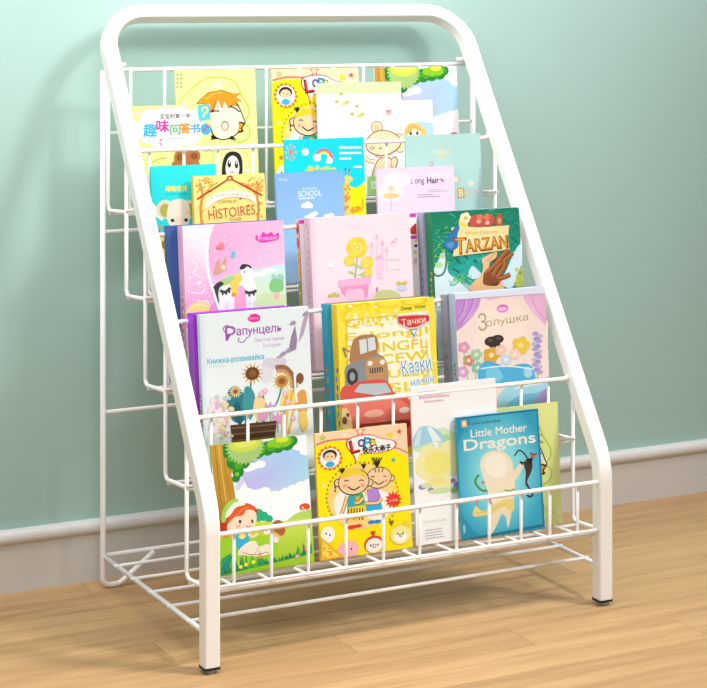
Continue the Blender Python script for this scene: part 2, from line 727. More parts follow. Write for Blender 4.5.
def book(kind, label, x0, yb, zb, k, w, h, t, base, art=None, spine=None, spine_art=None, hard=False, back=None, page=True):
    """a book leaning on its tray: front cover, spine, page block and back cover"""
    r = bpy.data.objects.new(kind, None)
    COL.objects.link(r)
    r.location = (x0, yb, zb)
    r.rotation_euler = (-math.atan(k), 0, 0)
    r['label'] = label
    r['category'] = 'book'
    r['group'] = "children's books on the rack"
    c = 0.0022 if hard else min(0.0005, t / 4)
    sp = 0.002 if hard else 0.0006
    inset = 0.003 if hard else 0.0004
    print_mesh('front_cover', [(sp, 0, 0, w, c, h, base)], art, r, 'front')
    print_mesh('back_cover', [(sp, t - c, 0, w, t, h, back or base)], None, r, 'front')
    print_mesh('spine', [(0, 0, 0, sp, t, h, spine or base)], spine_art, r, 'side')
    bm = bmesh.new()
    add_box(bm, sp, c, inset, w - inset, t - c, h - inset)
    bm_obj('page_block', bm, PAPER, r)
    return r


def art_for(w, h, tl, tr, bl, crop):
    return Art(w, h, tl, tr, bl, crop)


# ------------------------------------------------------------------ the books, tray by tray from the top
SP = ((0, 0), (10, 0), (0, 100))


def spine_art(t, h, base, squig, top=.45, bot=.98, n=16, grad=None):
    a = Art(t, h, *SP)
    if grad:
        a.B(0, 1, grad[0], grad[1])
    rnd = random.Random(len(base) * 7 + n)
    for i in range(n):
        v = top + (bot - top) * i / n
        a.E(5 + rnd.uniform(-1.2, 1.2), v * 100, 1.5, (bot - top) * 100 / n * .36, squig[i % len(squig)], n=8)
    return a


def dots(a, seed, n, x0, y0, x1, y1, r0, r1, cols):
    rnd = random.Random(seed)
    for _ in range(n):
        r = rnd.uniform(r0, r1)
        a.E(rnd.uniform(x0, x1), rnd.uniform(y0, y1), r, r, rnd.choice(cols), n=9)


def bars(a, x, y, w, n, dy, h, col, seed=1):
    rnd = random.Random(seed)
    for i in range(n):
        ww = w * rnd.uniform(.6, 1)
        a.R(x + ww / 2, y + i * dy, ww, h, col)


def flower(a, x, y, r, col, mid):
    for i in range(5):
        t = 2 * math.pi * i / 5
        a.E(x + r * .6 * math.cos(t), y + r * .6 * math.sin(t), r * .5, r * .5, col, n=10)
    a.E(x, y, r * .35, r * .35, mid, n=9)


def kid_face(a, x, y, r, skin, hair, style):
    """a simple smiling child's head drawn in outline"""
    a.E(x - r * 1.05, y + r * .05, r * .28, r * .28, '2a1c10')
    a.E(x - r * 1.05, y + r * .05, r * .22, r * .22, skin)
    a.E(x + r * 1.05, y + r * .05, r * .28, r * .28, '2a1c10')
    a.E(x + r * 1.05, y + r * .05, r * .22, r * .22, skin)
    a.E(x, y, r * 1.06, r * .9, '2a1c10')
    a.E(x, y, r, r * .84, skin)
    if style == 'fringe':
        a.S([(x - r * .95, y - r * .2), (x - r * .5, y - r * .85), (x + r * .4, y - r * .85), (x + r * .9, y - r * .25),
             (x + r * .3, y - r * .5), (x - r * .2, y - r * .45), (x - r * .6, y - r * .3)], hair)
    else:
        for d in (-.35, 0, .35):
            a.L([(x + d * r, y - r * .8), (x + d * r * .7, y - r * .45)], r * .08, '2a1c10')
    for s in (-1, 1):
        a.L([(x + s * r * .5 - r * .15, y - r * .05), (x + s * r * .5, y - r * .13), (x + s * r * .5 + r * .15, y - r * .05)], r * .07, '2a1c10')
    a.E(x - r * .6, y + r * .25, r * .16, r * .12, 'f6a58c')
    a.E(x + r * .6, y + r * .25, r * .16, r * .12, 'f6a58c')
    a.L([(x - r * .4, y + r * .32), (x, y + r * .55), (x + r * .4, y + r * .32)], r * .09, '2a1c10')


def tuft(a, x, y, l, w, col='2a1c10'):
    for dx in (-.8, -.4, 0, .4, .8):
        a.L([(x, y), (x + dx * l * .6, y - l)], w, col, smooth=False)


# ---- top tray
def green_quiz_cover(w, h, tl, tr, bl, crop, sx, sy):
    """pale green cover with a scalloped bubble round a child's face"""
    a = Art(w, h, tl, tr, bl, crop)
    a.B(0, 1, 'eaf09c', 'e2ee98')

    def q(x, y):
        return (sx + x, sy + y)
    # bubble outline (drawing units: cover about 404 x 690)
    ring = [(0, 205), (40, 140), (130, 55), (215, 35), (300, 60), (335, 130), (370, 190), (368, 235), (345, 268), (375, 300), (365, 350), (320, 370), (270, 350)]
    a.L([q(*p) for p in ring], 7, 'b4d43c')
    for i in range(4):
        for j in range(2):
            a.R(*q(12 + j * 17, 22 + i * 21), 9, 8, '8f8a4a')
    # face with a pointed orange fringe
    a.S([q(*p) for p in [(172, 215), (190, 150), (250, 130), (310, 165), (346, 245), (352, 275), (305, 335), (240, 358), (190, 335), (172, 275)]], '2a1806')
    a.S([q(*p) for p in [(177, 215), (195, 155), (250, 135), (306, 170), (340, 245), (346, 273), (301, 330), (240, 352), (195, 330), (177, 272)]], 'f9efd0')
    hair = [(104, 172), (122, 150), (165, 112), (235, 101), (290, 120), (330, 118), (304, 138), (338, 160), (306, 160), (318, 188), (292, 180),
            (268, 196), (245, 160), (236, 200), (214, 152), (196, 205), (178, 215), (168, 178), (140, 172)]
    a.P([q(*p) for p in hair], '2a1806')
    a.P([q((x - 222) * .955 + 222, (y - 152) * .92 + 151) for x, y in hair], 'f09a1c')
    a.L([q(150, 150), q(190, 122), q(240, 114)], 6, 'f8bc4a')
    a.L([q(185, 205), q(205, 155), q(215, 200)], 4, '2a1806', smooth=False)
    a.L([q(*p) for p in [(180, 215), (200, 208), (222, 210)]], 7, '2a1806')
    a.L([q(*p) for p in [(275, 185), (300, 195), (325, 215)]], 7, '2a1806')
    a.E(*q(250, 285), 19, 25, '4a4038')
    a.E(*q(250, 286), 15, 21, 'f6d8c6')
    a.S([q(*p) for p in [(322, 265), (352, 275), (335, 295), (345, 315), (315, 322), (320, 295)]], '2a1806')
    a.S([q(*p) for p in [(324, 272), (342, 280), (330, 298), (332, 310), (318, 312), (322, 292)]], 'f09a1c')
    a.P([q(180, 330), q(225, 350), q(180, 355)], '1c1410')
    a.P([q(285, 335), q(310, 360), q(262, 350)], '1c1410')
    for px, py in ((215, 75), (45, 175)):
        a.E(*q(px, py), 21, 17, 'c9d48a')
        a.E(*q(px, py), 18, 14, 'f6f7d4')
    # second scalloped bubble with a dark haired child
    a.L([q(*p) for p in [(175, 440), (215, 395), (290, 385), (345, 410), (372, 460), (360, 540), (300, 580), (220, 575), (180, 530)]], 4, 'cfe070')
    a.S([q(*p) for p in [(240, 560), (236, 480), (255, 430), (290, 416), (325, 432), (338, 480), (332, 560), (300, 575)]], '241c26')
    a.S([q(*p) for p in [(252, 500), (265, 452), (290, 438), (312, 455), (322, 500), (312, 545), (288, 560), (262, 545)]], 'f9f2e6')
    a.E(*q(271, 480), 9, 19, '1c1620')
    a.E(*q(307, 485), 9, 19, '1c1620')
    a.E(*q(272, 472), 3, 6, 'ffffff')
    a.E(*q(308, 477), 3, 6, 'ffffff')
    a.E(*q(285, 522), 15, 8, 'f3b6c8')
    a.E(*q(365, 515), 16, 14, 'c9d48a')
    a.E(*q(365, 515), 13, 11, 'f6f7d4')
    a.R(*q(190, 400), 60, 3, '9aa060')
    return a


a = green_quiz_cover(.1322, .2030, (175.0, 70.4), (255.0, 68.9), (179.5, 205.6), (120, 60, 5.05), 278, 52)
book('picture_book', 'pale green paperback with an orange haired child in a scalloped bubble, on the top tray', .1015, .356, .5723, .09, .1322, .2030, .003, 'e6ee9a', a)

a = Art(.1248, .1500, (132.3, 106.3), (210.0, 104.2), (135.5, 207.9), (120, 60, 5.05))
a.B(0, 1, 'eeee96', 'e6ea8c')
a.C([(105, 350, 38, 45), (150, 300, 55, 50), (225, 280, 60, 45), (300, 280, 60, 45), (370, 300, 50, 50), (395, 350, 40, 45), (350, 390, 55, 45),
     (270, 395, 70, 55), (200, 395, 60, 50), (140, 375, 45, 50), (240, 340, 130, 70)], 'fcfcf4')
a.C([(85, 268, 9), (85, 320, 7), (105, 245, 8, 4)], 'fafae0')
a.P([(392, 227), (460, 222), (460, 300), (400, 312), (392, 270)], '52cce6')
a.L([(412, 262), (418, 243), (437, 240), (440, 260), (424, 276), (420, 290)], 9, 'fbe05a')
a.E(432, 352, 27, 30, '38b4e2')
a.L([(420, 365), (436, 340), (450, 342)], 8, 'd43a3a')
a.T('宝宝的第一本', 276, 284, 156, 25, '3c3a34', fat=.6)
for ch, x, y, sz, c in (('趣', 150, 356, 66, '35b8e8'), ('味', 214, 334, 62, 'ee2ea6'), ('问', 277, 352, 50, '58c27c'), ('答', 327, 346, 52, 'f29a3a'), ('书', 378, 348, 48, '58a8e8')):
    a.T(ch, x, y, sz, sz, c, fat=2.6)
a.L([(215, 402), (270, 400), (328, 402)], 3, '8c8a80')
a.E(205, 405, 9, 7, 'f08cb8')
a.L([(198, 418), (206, 432)], 6, 'ee2ea6')
a.C([(300, 500, 30, 45), (365, 490, 40, 40), (330, 545, 75, 55)], 'b4703a')
a.C([(298, 495, 15, 20), (372, 490, 18, 18)], '8c5226')
a.L([(160, 520), (200, 500), (235, 498)], 3, '9a9464')
a.star(240, 495, 12, 'fbfbe4', 6)
a.L([(420, 470), (445, 462), (468, 470)], 3, '9a9464')
book('picture_book', 'yellow paperback with a white cloud and colourful Chinese lettering, leftmost on the top tray', .0272, .345, .5736, .09, .1248, .1500, .004, 'ecec92', a)


def kids_cover(w, h, tl, tr, bl):
    """yellow sticker cover with two children; drawing units are those of the copy on the lowest tray"""
    a = Art(w, h, tl, tr, bl, (305, 415, 4.585))
    a.B(0, 1, 'fdf000', 'fbe600')
    a.P([(40, 80), (470, 30), (475, 195), (420, 168), (330, 140), (200, 118), (110, 125), (45, 150)], 'fbd9b4')
    a.L([(50, 138), (110, 118), (200, 110)], 9, 'e8844a')
    a.L([(380, 145), (430, 158), (470, 178)], 7, 'e8844a')
    a.star(80, 107, 18, '6cc84a')
    a.star(80, 107, 9, 'd8e86a')
    a.star(387, 92, 21, 'f6e000')
    a.star(431, 77, 15, 'ea4a32')
    a.star(403, 210, 15, '3ab8a4')
    a.star(250, 75, 26, 'e8402c')
    a.star(250, 75, 17, 'fbe6d2')
    a.star(180, 96, 13, 'fff4e6')
    a.star(87, 325, 14, 'fff9a0')
    a.star(82, 240, 9, 'fff9a0')
    a.star(93, 478, 16, 'e8742c')
    # speech bubble with the title
    out = [(188, 150), (190, 115), (235, 95), (300, 90), (340, 105), (405, 118), (418, 140), (390, 165), (330, 178), (262, 182), (240, 190), (232, 225), (215, 185)]
    a.S(out, 'e83c2c')
    a.S([(cx + (300 - cx) * .06, cy + (140 - cy) * .09) for cx, cy in out], 'fdfbf4')
    a.T('L', 224, 146, 38, 58, '111111', rot=8, bold=.07)
    a.T('L', 224, 146, 32, 50, 'ee3424', rot=8, bold=.02)
    a.T('o', 256, 130, 30, 34, '111111', bold=.06)
    a.T('o', 256, 130, 25, 28, '8a6ad0', bold=.02)
    a.T('P', 284, 128, 32, 44, '111111', rot=-8, bold=.06)
    a.T('P', 284, 128, 26, 38, '22b4ee', rot=-8, bold=.03)
    a.T('a', 309, 126, 28, 32, '111111', bold=.06)
    a.T('a', 309, 126, 22, 26, 'f8d21e', bold=.03)
    a.T('快乐大串子', 326, 157, 130, 30, '181410', fat=1.3)
    # round badge
    for i in range(16):
        t = 2 * math.pi * i / 16
        a.E(113 + 50 * math.cos(t), 199 + 50 * math.sin(t), 8, 8, 'f0782c', n=8)
    a.E(113, 199, 45, 46, 'fdfbf0')
    a.E(112, 186, 32, 26, '2a1c18')
    a.E(112, 193, 25, 21, 'f6d2a4')
    a.L([(98, 190), (106, 194)], 3, '2a1c10')
    a.L([(116, 194), (126, 190)], 3, '2a1c10')
    a.E(113, 228, 20, 14, '36b4e4')
    # halo behind the children
    a.E(258, 378, 155, 150, 'fbd884')
    a.E(205, 410, 75, 82, 'fdf6e8')
    a.E(330, 420, 70, 70, 'fdf6e8')
    rnd = random.Random(4)
    for i in range(36):
        t = math.radians(150 + i * 7.2)
        a.R(262 + 165 * math.cos(t), 380 + 160 * math.sin(t), 6, 9, '9a8a2a')
    # bodies
    a.P([(195, 375), (262, 362), (275, 420), (190, 430)], '40b46a')
    a.P([(200, 372), (225, 366), (220, 425), (196, 428)], '2aa8c8')
    a.P([(228, 380), (245, 376), (248, 400), (230, 402)], 'f2a032')
    a.P([(190, 430), (276, 415), (270, 485), (188, 492)], 'f4d23a')
    for i in range(6):
        a.L([(196 + i * 13, 432), (194 + i * 13, 486)], 5, '4a3c14')
    a.P([(280, 345), (330, 340), (350, 395), (285, 405)], 'b48ad8')
    a.P([(276, 415), (345, 405), (352, 440), (325, 445), (312, 440), (308, 450), (276, 452)], '30b0e6')
    for p in ([(190, 375), (178, 420), (165, 455)], [(262, 385), (245, 405), (225, 408)], [(345, 385), (330, 408), (270, 410)]):
        a.L(p, 17, '2a1c10')
        a.L(p, 12, 'f4cf9a')
    for x, y in ((205, 500), (235, 500), (298, 470), (328, 468)):
        a.L([(x, y - 18), (x, y)], 9, 'f4cf9a')
    a.E(212, 518, 22, 9, 'e23428')
    a.E(240, 514, 18, 8, 'e23428')
    a.E(300, 498, 16, 9, '2c8cd0')
    a.E(328, 496, 18, 9, '2c8cd0')
    # heads
    tuft(a, 168, 272, 26, 4)
    tuft(a, 265, 250, 24, 4)
    tuft(a, 326, 245, 48, 5)
    kid_face(a, 335, 292, 56, 'f6d3a2', 'f4cf2a', 'bald')
    kid_face(a, 220, 310, 68, 'f6d3a2', 'f0d22a', 'fringe')
    for y in (330, 345):
        a.L([(133, y), (138, y + 10)], 5, '2a1c10')
    # starburst and the row of little animal heads
    a.star(402, 396, 42, 'e8382c', 12, .62)
    a.T('Love', 402, 397, 38, 13, 'fbe2c4')
    a.E(103, 550, 32, 38, 'fdf8ec')
    a.E(195, 620, 48, 40, 'f4b8bc')
    a.E(312, 600, 45, 40, 'e2402e')
    a.E(312, 606, 38, 34, 'fdf2ea')
    a.E(435, 560, 48, 44, 'f4ec9a')
    a.E(435, 572, 30, 22, 'fdfbe8')
    for x, y in ((95, 545), (112, 552), (180, 618), (208, 618), (296, 605), (328, 603), (422, 555), (446, 553)):
        a.E(x, y, 4, 5, '3a2418', n=8)
    a.E(312, 608, 9, 9, '3a2418')
    a.E(313, 608, 6, 6, 'fdf2ea')
    a.E(435, 562, 8, 8, '3a2418')
    a.E(436, 562, 5, 5, 'f4ec9a')
    tuft(a, 308, 562, 22, 4, 'c8402c')
    tuft(a, 392, 515, 22, 4, '7a5a2a')
    a.E(462, 508, 14, 13, 'f0d84a')
    a.P([(72, 560), (175, 655), (72, 668)], 'f4b41e')
    a.P([(80, 580), (155, 650), (80, 658)], 'fbdc5a')
    dots(a, 3, 14, 84, 610, 120, 655, 3, 5, ['f08c1e'])
    return a


ax = kids_cover(.1505, .2024, (314.8, 433.9), (406.4, 423.3), (320.8, 561.0))
book('picture_book', 'yellow paperback with two cartoon children half hidden behind a white book on the top tray', .2612, .355, .5724, .09, .1505, .2024, .004, 'fdec00', ax)

a = Art(.1508, .2021, (210.5, 445.4), (306.5, 434.4), (218.0, 577.2), (205, 430, 4.587))


def meadow_cover(a):
    """girl reading under a tree; drawing units of the copy on the lowest tray"""
    a.B(0, 1, 'f2f8fc', 'e2f2fa')
    a.P([(165, 215), (230, 130), (300, 95), (480, 70), (490, 250), (430, 265), (350, 295), (260, 290), (195, 270)],
        ['c4c4f2', 'b4d2f2', '9ccdf2', 'a4d8f6', 'aee0f6', 'b4e2f6', 'c0def6', 'bcc8f4', 'c2b8f0'])
    a.C([(215, 170, 30, 16), (250, 160, 26, 18), (195, 180, 28, 14), (440, 70, 50, 26), (470, 95, 40, 24)], 'fafcff')
    a.C([(150, 270, 30), (195, 295, 26), (235, 310, 34), (270, 298, 32), (320, 320, 36), (370, 310, 40), (400, 285, 28), (440, 275, 34), (475, 260, 30),
         (170, 320, 40), (260, 345, 60), (350, 360, 70), (430, 340, 60), (470, 320, 50)], 'fdfeff')
    a.C([(150, 265, 14), (160, 240, 18)], 'd8d4f6')
    a.S([(375, 425), (410, 395), (450, 380), (500, 378), (500, 440), (375, 445)], 'b4d86a')
    a.E(455, 362, 26, 17, 'e2502a')
    a.E(446, 366, 5, 5, 'fbe2d0')
    a.R(455, 378, 16, 12, 'f4dcb4')
    a.C([(240, 390, 24), (265, 402, 22), (290, 415, 18), (225, 410, 30)], '22b07c')
    a.P([(60, 430), (200, 425), (330, 430), (500, 408), (520, 640), (60, 720)], ['c8d82e', 'dce43a', 'd4e03a', 'cfe05a', '9ccc1e', '7cc414'])
    a.S([(60, 520), (160, 490), (300, 500), (330, 580), (260, 640), (60, 660)], '9cd42a')
    # trunk and branch
    a.P([(20, 60), (80, 60), (98, 110), (115, 190), (130, 260), (140, 330), (100, 400), (92, 480), (62, 480), (50, 300)],
        ['c89a34', 'd2a63e', 'caa040', 'c49634', 'bc8e2c', 'c4983a', 'a87a24', 'a87a24', '9c7020', 'c09030'])
    for x0, x1, c in ((44, 72, 'a87c24'), (62, 96, 'e0bc5c'), (80, 118, 'b0842a')):
        a.L([(x0, 70), (x0 + 12, 180), (x1, 330)], 5, c)
    a.P([(98, 190), (140, 104), (156, 100), (150, 130), (114, 215)], 'c8983a')
    # crown
    a.C([(110, 105, 30), (130, 150, 34), (150, 195, 26), (140, 225, 18), (195, 120, 34), (175, 150, 30), (235, 95, 40), (285, 85, 34), (330, 72, 36), (375, 62, 34), (400, 50, 24), (105, 80, 26)], '1e8a2c')
    a.C([(120, 130, 20), (150, 165, 18), (205, 115, 22), (250, 88, 26), (300, 76, 24), (350, 62, 26), (390, 50, 18)], '4cac1e')
    a.C([(330, 60, 26), (368, 52, 26), (300, 64, 18), (145, 205, 10)], '86cc22')
    a.star(180, 72, 92, 'a8cc7a', 30, .84)
    a.E(180, 66, 72, 34, 'cfe04e')
    a.E(180, 58, 52, 22, 'e2e86a')
    a.E(352, 44, 30, 14, 'd8e63c')
    # girl with a green cap and a book
    a.S([(75, 475), (70, 430), (95, 390), (140, 350), (190, 340), (225, 360), (238, 385), (200, 380), (150, 395), (120, 430), (100, 460)], 'c2301e')
    a.S([(100, 455), (118, 405), (165, 372), (215, 372), (232, 395), (228, 440), (195, 462), (140, 465)], 'fbe0c4')
    a.S([(98, 440), (115, 390), (160, 355), (205, 345), (236, 372), (190, 370), (170, 395), (130, 405)], 'ea5a2a')
    a.L([(140, 400), (165, 372), (200, 356)], 5, 'f48a4a')
    a.S([(75, 420), (80, 370), (108, 330), (142, 318), (150, 335), (120, 360), (100, 400), (90, 425)], 'a8d85a')
    a.S([(92, 405), (104, 365), (135, 335), (165, 335), (182, 346), (140, 360), (112, 395)], 'eef6e2')
    a.E(158, 424, 6, 9, '4a2818')
    a.E(213, 424, 5, 9, '4a2818')
    a.L([(185, 445), (197, 450), (208, 445)], 4, 'd0503a')
    a.E(150, 446, 11, 7, 'f8b8a0')
    a.S([(75, 490), (95, 462), (120, 470), (105, 495)], 'ea7a2a')
    a.S([(140, 500), (150, 470), (185, 470), (198, 500), (190, 545), (150, 556)], '36b0dc')
    a.E(168, 492, 16, 12, 'fbe26a')
    a.L([(195, 482), (215, 495), (238, 482)], 11, 'fbdcc0')
    a.S([(150, 560), (185, 525), (225, 515), (245, 540), (280, 530), (300, 545), (285, 578), (220, 585), (170, 575)], 'f6ead6')
    a.L([(160, 562), (215, 578), (290, 568)], 4, 'b48a5a')
    a.L([(245, 540), (222, 578)], 3, 'c8a880')
    a.E(160, 572, 14, 10, 'fbdcc0')
    # squirrel
    a.C([(330, 450, 26, 30), (345, 470, 20, 24)], 'b0602a')
    a.C([(285, 470, 26, 20), (322, 505, 20, 22)], 'e6ba8a')
    a.E(280, 476, 14, 10, 'fbeee0')
    a.E(278, 468, 3, 4, '3a2010')
    a.E(322, 512, 11, 14, 'fbeee0')
    # leaves and flowers in front
    rnd = random.Random(9)
    for i in range(34):
        x = 78 + i * 12.2
        y = 655 - i * 2.6
        hh = rnd.uniform(28, 62) if (i < 16 or i > 27) else rnd.uniform(8, 18)
        dx = rnd.uniform(-16, 16)
        a.P([(x - 9, y + 12), (x + dx, y - hh), (x + 9, y + 12)], rnd.choice(['1e8c5a', '2aa44a', '157a52', '4cb82a']))
    a.P([(70, 660), (85, 600), (125, 575), (110, 630)], '1a9078')
    a.P([(66, 620), (78, 590), (120, 566), (98, 610)], '27a56a')
    for x, y, c in ((185, 622, 'f6e23a'), (218, 612, 'f6e23a'), (248, 588, 'f47a4a'), (418, 592, 'f48cb0'), (460, 560, 'f0503a'), (300, 622, 'fbe26a'), (160, 632, 'f6e23a')):
        flower(a, x, y, 9, c, 'fff3a0')
    return a


meadow_cover(a)
book('picture_book', 'blue sky paperback with a leafy branch, at the right end of the top tray', .4412, .356, .5723, .09, .1508, .2021, .003, 'dff0fa', a)

a = Art(.1300, .1479, (360.4, 101.7), (432.2, 99.7), (364.3, 195.8), (360, 60, 4.914))
a.B(0, 1, 'fdfdfd')
a.C([(300, 345, 65, 40), (345, 340, 40, 30), (330, 375, 50, 40)], 'b8def4')
a.S([(215, 375), (222, 335), (245, 312), (280, 312), (308, 335), (325, 355), (320, 400), (220, 400)], 'f2c878')
a.C([(265, 360, 34, 36)], 'fbe8d4')
a.S([(225, 360), (235, 330), (265, 320), (300, 345), (290, 352), (262, 338), (245, 362)], 'f0b85a')
a.E(248, 364, 6, 9, '3a3a5a')
a.E(280, 362, 6, 9, '3a3a5a')
a.L([(318, 330), (322, 360)], 6, 'f4d83a')
book('picture_book', 'white paperback showing a fair haired child at its lower edge, partly behind the mint book', .4114, .351, .5729, .09, .1300, .1479, .002, 'fdfdfd', a)

a = Art(.1497, .1781, (316.3, 83.3), (400.7, 81.4), (320.8, 198.1), (360, 60, 4.914))
a.B(0, 1, 'fbfbf8')
a.B(0, .10, 'd6ecb0')
a.R(5, 185, 24, 34, 'dce6da')
a.R(5, 178, 14, 12, 'f6faf4')
bars(a, 24, 176, 90, 4, 9, 3, 'd2d0cc')
# floating ducklings
for x, y, s in ((-90, 193, 1.0), (-15, 255, 1.0)):
    a.E(x, y, 26 * s, 22 * s, 'e8eeea')
    a.E(x, y, 24 * s, 20 * s, 'fefefe')
    a.E(x - 26 * s, y + 12 * s, 10, 8, 'f2b84a')
    a.E(x + 18 * s, y + 18 * s, 18, 9, 'f0bc5a', rot=-25)
    a.E(x + 10 * s, y + 22 * s, 14, 7, 'c8dc6a', rot=-25)
    a.E(x - 4 * s, y - 26 * s, 8, 8, 'f2a83a')
a.C([(138, 262, 15, 15)], 'f6c2b0')
a.C([(138, 255, 14, 8)], 'e88a8a')
for x, y in ((112, 285), (128, 295), (150, 292), (172, 300), (160, 278), (120, 268)):
    a.E(x, y, 10, 5, 'cfe8f2', rot=20)
for x in (-130, -108):
    for y in (285, 310):
        a.E(x, y, 11, 10, 'e2f0dc')
# a bear cub in outline
BR, BF = '9a6e44', 'f3ddb4'
a.E(80, 335, 30, 32, BR)
a.E(80, 335, 26, 28, BF)
a.E(80, 338, 15, 17, 'e8c89a')
a.E(190, 415, 42, 50, BR, rot=-20)
a.E(190, 415, 38, 46, BF, rot=-20)
a.S([(25, 430), (35, 385), (80, 352), (140, 352), (190, 382), (200, 425), (160, 465), (100, 480), (45, 462)], BR)
a.S([(30, 429), (40, 388), (82, 357), (138, 357), (185, 385), (194, 424), (156, 459), (100, 474), (49, 457)], BF)
a.S([(50, 600), (75, 510), (105, 485), (150, 490), (165, 540), (160, 640), (60, 650)], BR)
a.S([(55, 600), (79, 514), (106, 490), (147, 495), (160, 540), (155, 640), (65, 650)], BF)
a.L([(70, 505), (40, 500), (18, 480)], 22, BR)
a.L([(70, 505), (40, 500), (18, 480)], 16, BF)
a.S([(150, 500), (170, 480), (185, 505), (172, 545), (155, 540)], BR)
a.S([(152, 503), (169, 487), (179, 506), (169, 539), (157, 536)], BF)
a.E(56, 438, 12, 8, BR)
a.E(56, 438, 8, 5, 'f8c8b0')
a.E(98, 440, 6, 4, '5a3a20')
a.L([(70, 478), (110, 486), (150, 470)], 5, 'e88a7a')
a.E(126, 518, 8, 7, 'b04a2a')
a.P([(32, 580), (88, 575), (90, 680), (32, 684)], 'a4d67e')
a.R(66, 622, 28, 36, 'e8f4dc')
a.R(66, 622, 14, 20, 'c4e2b0')
book('picture_book', 'white book with a pale green band and tan bear cub, on the top tray', .3328, .346, .5735, .09, .1497, .1781, .003, 'fbfbf8', a)

# ---- second tray
a = Art(.1028, .1829, (150.5, 166.4), (215.6, 163.7), (155.1, 293.1), (140, 150, 5.05))
a.B(0, 1, '2adfe0', '28d6da')
for i, ch in enumerate('动物世界'):
    a.T(ch, 141 + i * 28, 196, 25, 28, 'f6e648', fat=1.2)
    a.T(ch, 142 + i * 28, 224, 24, 12, '1eb0b4')
a.P([(60, 265), (130, 330), (110, 360), (60, 320)], 'fbf6e6')
for s in (-1, 1):
    a.E(192 + s * 66, 300, 42, 48, 'e6d8c2')
    a.E(192 + s * 66, 306, 26, 34, 'b2b450')
a.S([(135, 320), (150, 265), (192, 248), (235, 262), (252, 315), (245, 365), (220, 400), (165, 400), (140, 365)], 'f3e6d2')
a.S([(175, 345), (210, 345), (212, 400), (200, 440), (180, 440), (172, 400)], 'ecdcc6')
a.E(163, 358, 9, 9, '1c1c24')
a.E(231, 357, 9, 9, '1c1c24')
a.E(240, 320, 10, 6, 'f6c8a8')
a.C([(90, 412, 14, 12)], 'ea4a3a')
a.L([(70, 395), (95, 385), (120, 400)], 7, 'c89a4a')
a.P([(60, 440), (400, 440), (400, 800), (60, 800)], 'e6dc7a')
a.C([(100, 520, 16, 30), (120, 480, 12, 22), (115, 570, 14, 24)], '9a7a24')
book('picture_book', 'turquoise paperback with a baby elephant, leftmost on the second tray', .0327, .280, .4562, .10, .1028, .1829, .004, '26d8dc', a)

a = Art(.1146, .1658, (193.0, 176.3), (264.4, 173.1), (196.7, 290.6), (140, 150, 5.05))
a.B(0, 1, 'fbe98c', 'f8e284')
for s in (-1, 1):
    cx = 452 + s * 140
    a.L([(cx, 380), (cx + s * 6, 300), (cx - s * 2, 220), (cx + s * 12, 165)], 13, 'd29a4c')
    a.L([(cx, 240), (cx - s * 40, 190), (cx - s * 80, 165)], 6, 'd29a4c')
    a.L([(cx, 210), (cx + s * 22, 180)], 5, 'd29a4c')
    rnd = random.Random(5 + s)
    for i in range(34):
        a.E(cx + rnd.uniform(-55, 30) * s, rnd.uniform(140, 215), 6, 5, rnd.choice(['e8a83c', 'f0c04a', 'd88c3a', 'cfae48']), n=8)
    for i in range(10):
        a.E(cx + rnd.uniform(-14, 22) * s, rnd.uniform(230, 380), 6, 6, rnd.choice(['e6b44a', 'd88c3a']), n=8)
a.L([(290, 248), (452, 143), (616, 232)], 9, 'c83a24', smooth=False)
a.L([(330, 222), (452, 143)], 3, '7a2416', smooth=False)
a.E(452, 142, 16, 13, 'c83a24')
a.E(452, 144, 7, 6, 'fbe98c')
a.S([(330, 300), (345, 245), (400, 215), (460, 205), (530, 210), (575, 235), (585, 280), (545, 250), (460, 240), (390, 258)], 'fdf8e2')
a.L([(330, 300), (390, 258), (460, 240), (545, 250), (585, 280)], 3, 'dcc27a')
a.T('IL ÉTAIT UNE FOIS', 455, 232, 200, 16, 'dc8a5a', arc=14)
a.T('CONTES ET', 440, 262, 96, 15, 'c87c44')
a.T('HISTOIRES', 462, 316, 236, 50, 'd8643a', rot=4, bold=-.01)
a.T('DU SOIR', 480, 352, 60, 15, 'c87c44')
a.C([(372, 290, 6), (545, 285, 6), (505, 246, 6)], 'e0503a')
book('picture_book', 'cream story book with a red gabled roof over orange lettering, beside the elephant book', .0920, .266, .4577, .085, .1146, .1658, .008, 'f8e388', a, spine='e6c85a')

a = Art(.1350, .2143, (284.0, 140.0), (363.4, 137.0), (289.1, 283.1), (270, 130, 6.427))
a.B(0, 1, '0ad8f2')
a.S([(380, 1200), (440, 560), (470, 350), (520, 370), (560, 375), (600, 345), (640, 300), (680, 300), (720, 1200)], 'fdee08')
a.P([(380, 760), (720, 760), (720, 1100), (380, 1100)], 'fdee08')
a.E(132, 145, 13, 24, 'f08a5a')
for i in range(8):
    t = 2 * math.pi * i / 8
    a.E(132 + 32 * math.cos(t), 145 + 46 * math.sin(t), 6, 10, 'f0a080', rot=0)
a.star(225, 142, 25, 'fdfdfd', 9, .8)
for r, c in ((56, 'f03cc0'), (46, 'f6a81e'), (37, 'f6f03a'), (29, 'fdfdfd')):
    a.S([(342 - r, 185)] + [(342 - r * math.cos(math.pi * i / 8), 180 - r * 1.05 * math.sin(math.pi * i / 8)) for i in range(1, 8)] + [(342 + r, 185)], c)
a.S([(320, 190), (325, 160), (342, 152), (360, 162), (366, 190)], '0ad8f2')
a.C([(298, 180, 24), (288, 175, 14), (380, 198, 21), (372, 205, 14), (310, 188, 14)], 'fdfdfd')
for i, (ww, y) in enumerate(((148, 114), (146, 150), (84, 186))):
    x0 = 442
    for j in range(int(ww / 11)):
        a.R(x0 + 6 + j * 11, y, 10, 15 - (j % 3) * 2, 'f4fdfd')
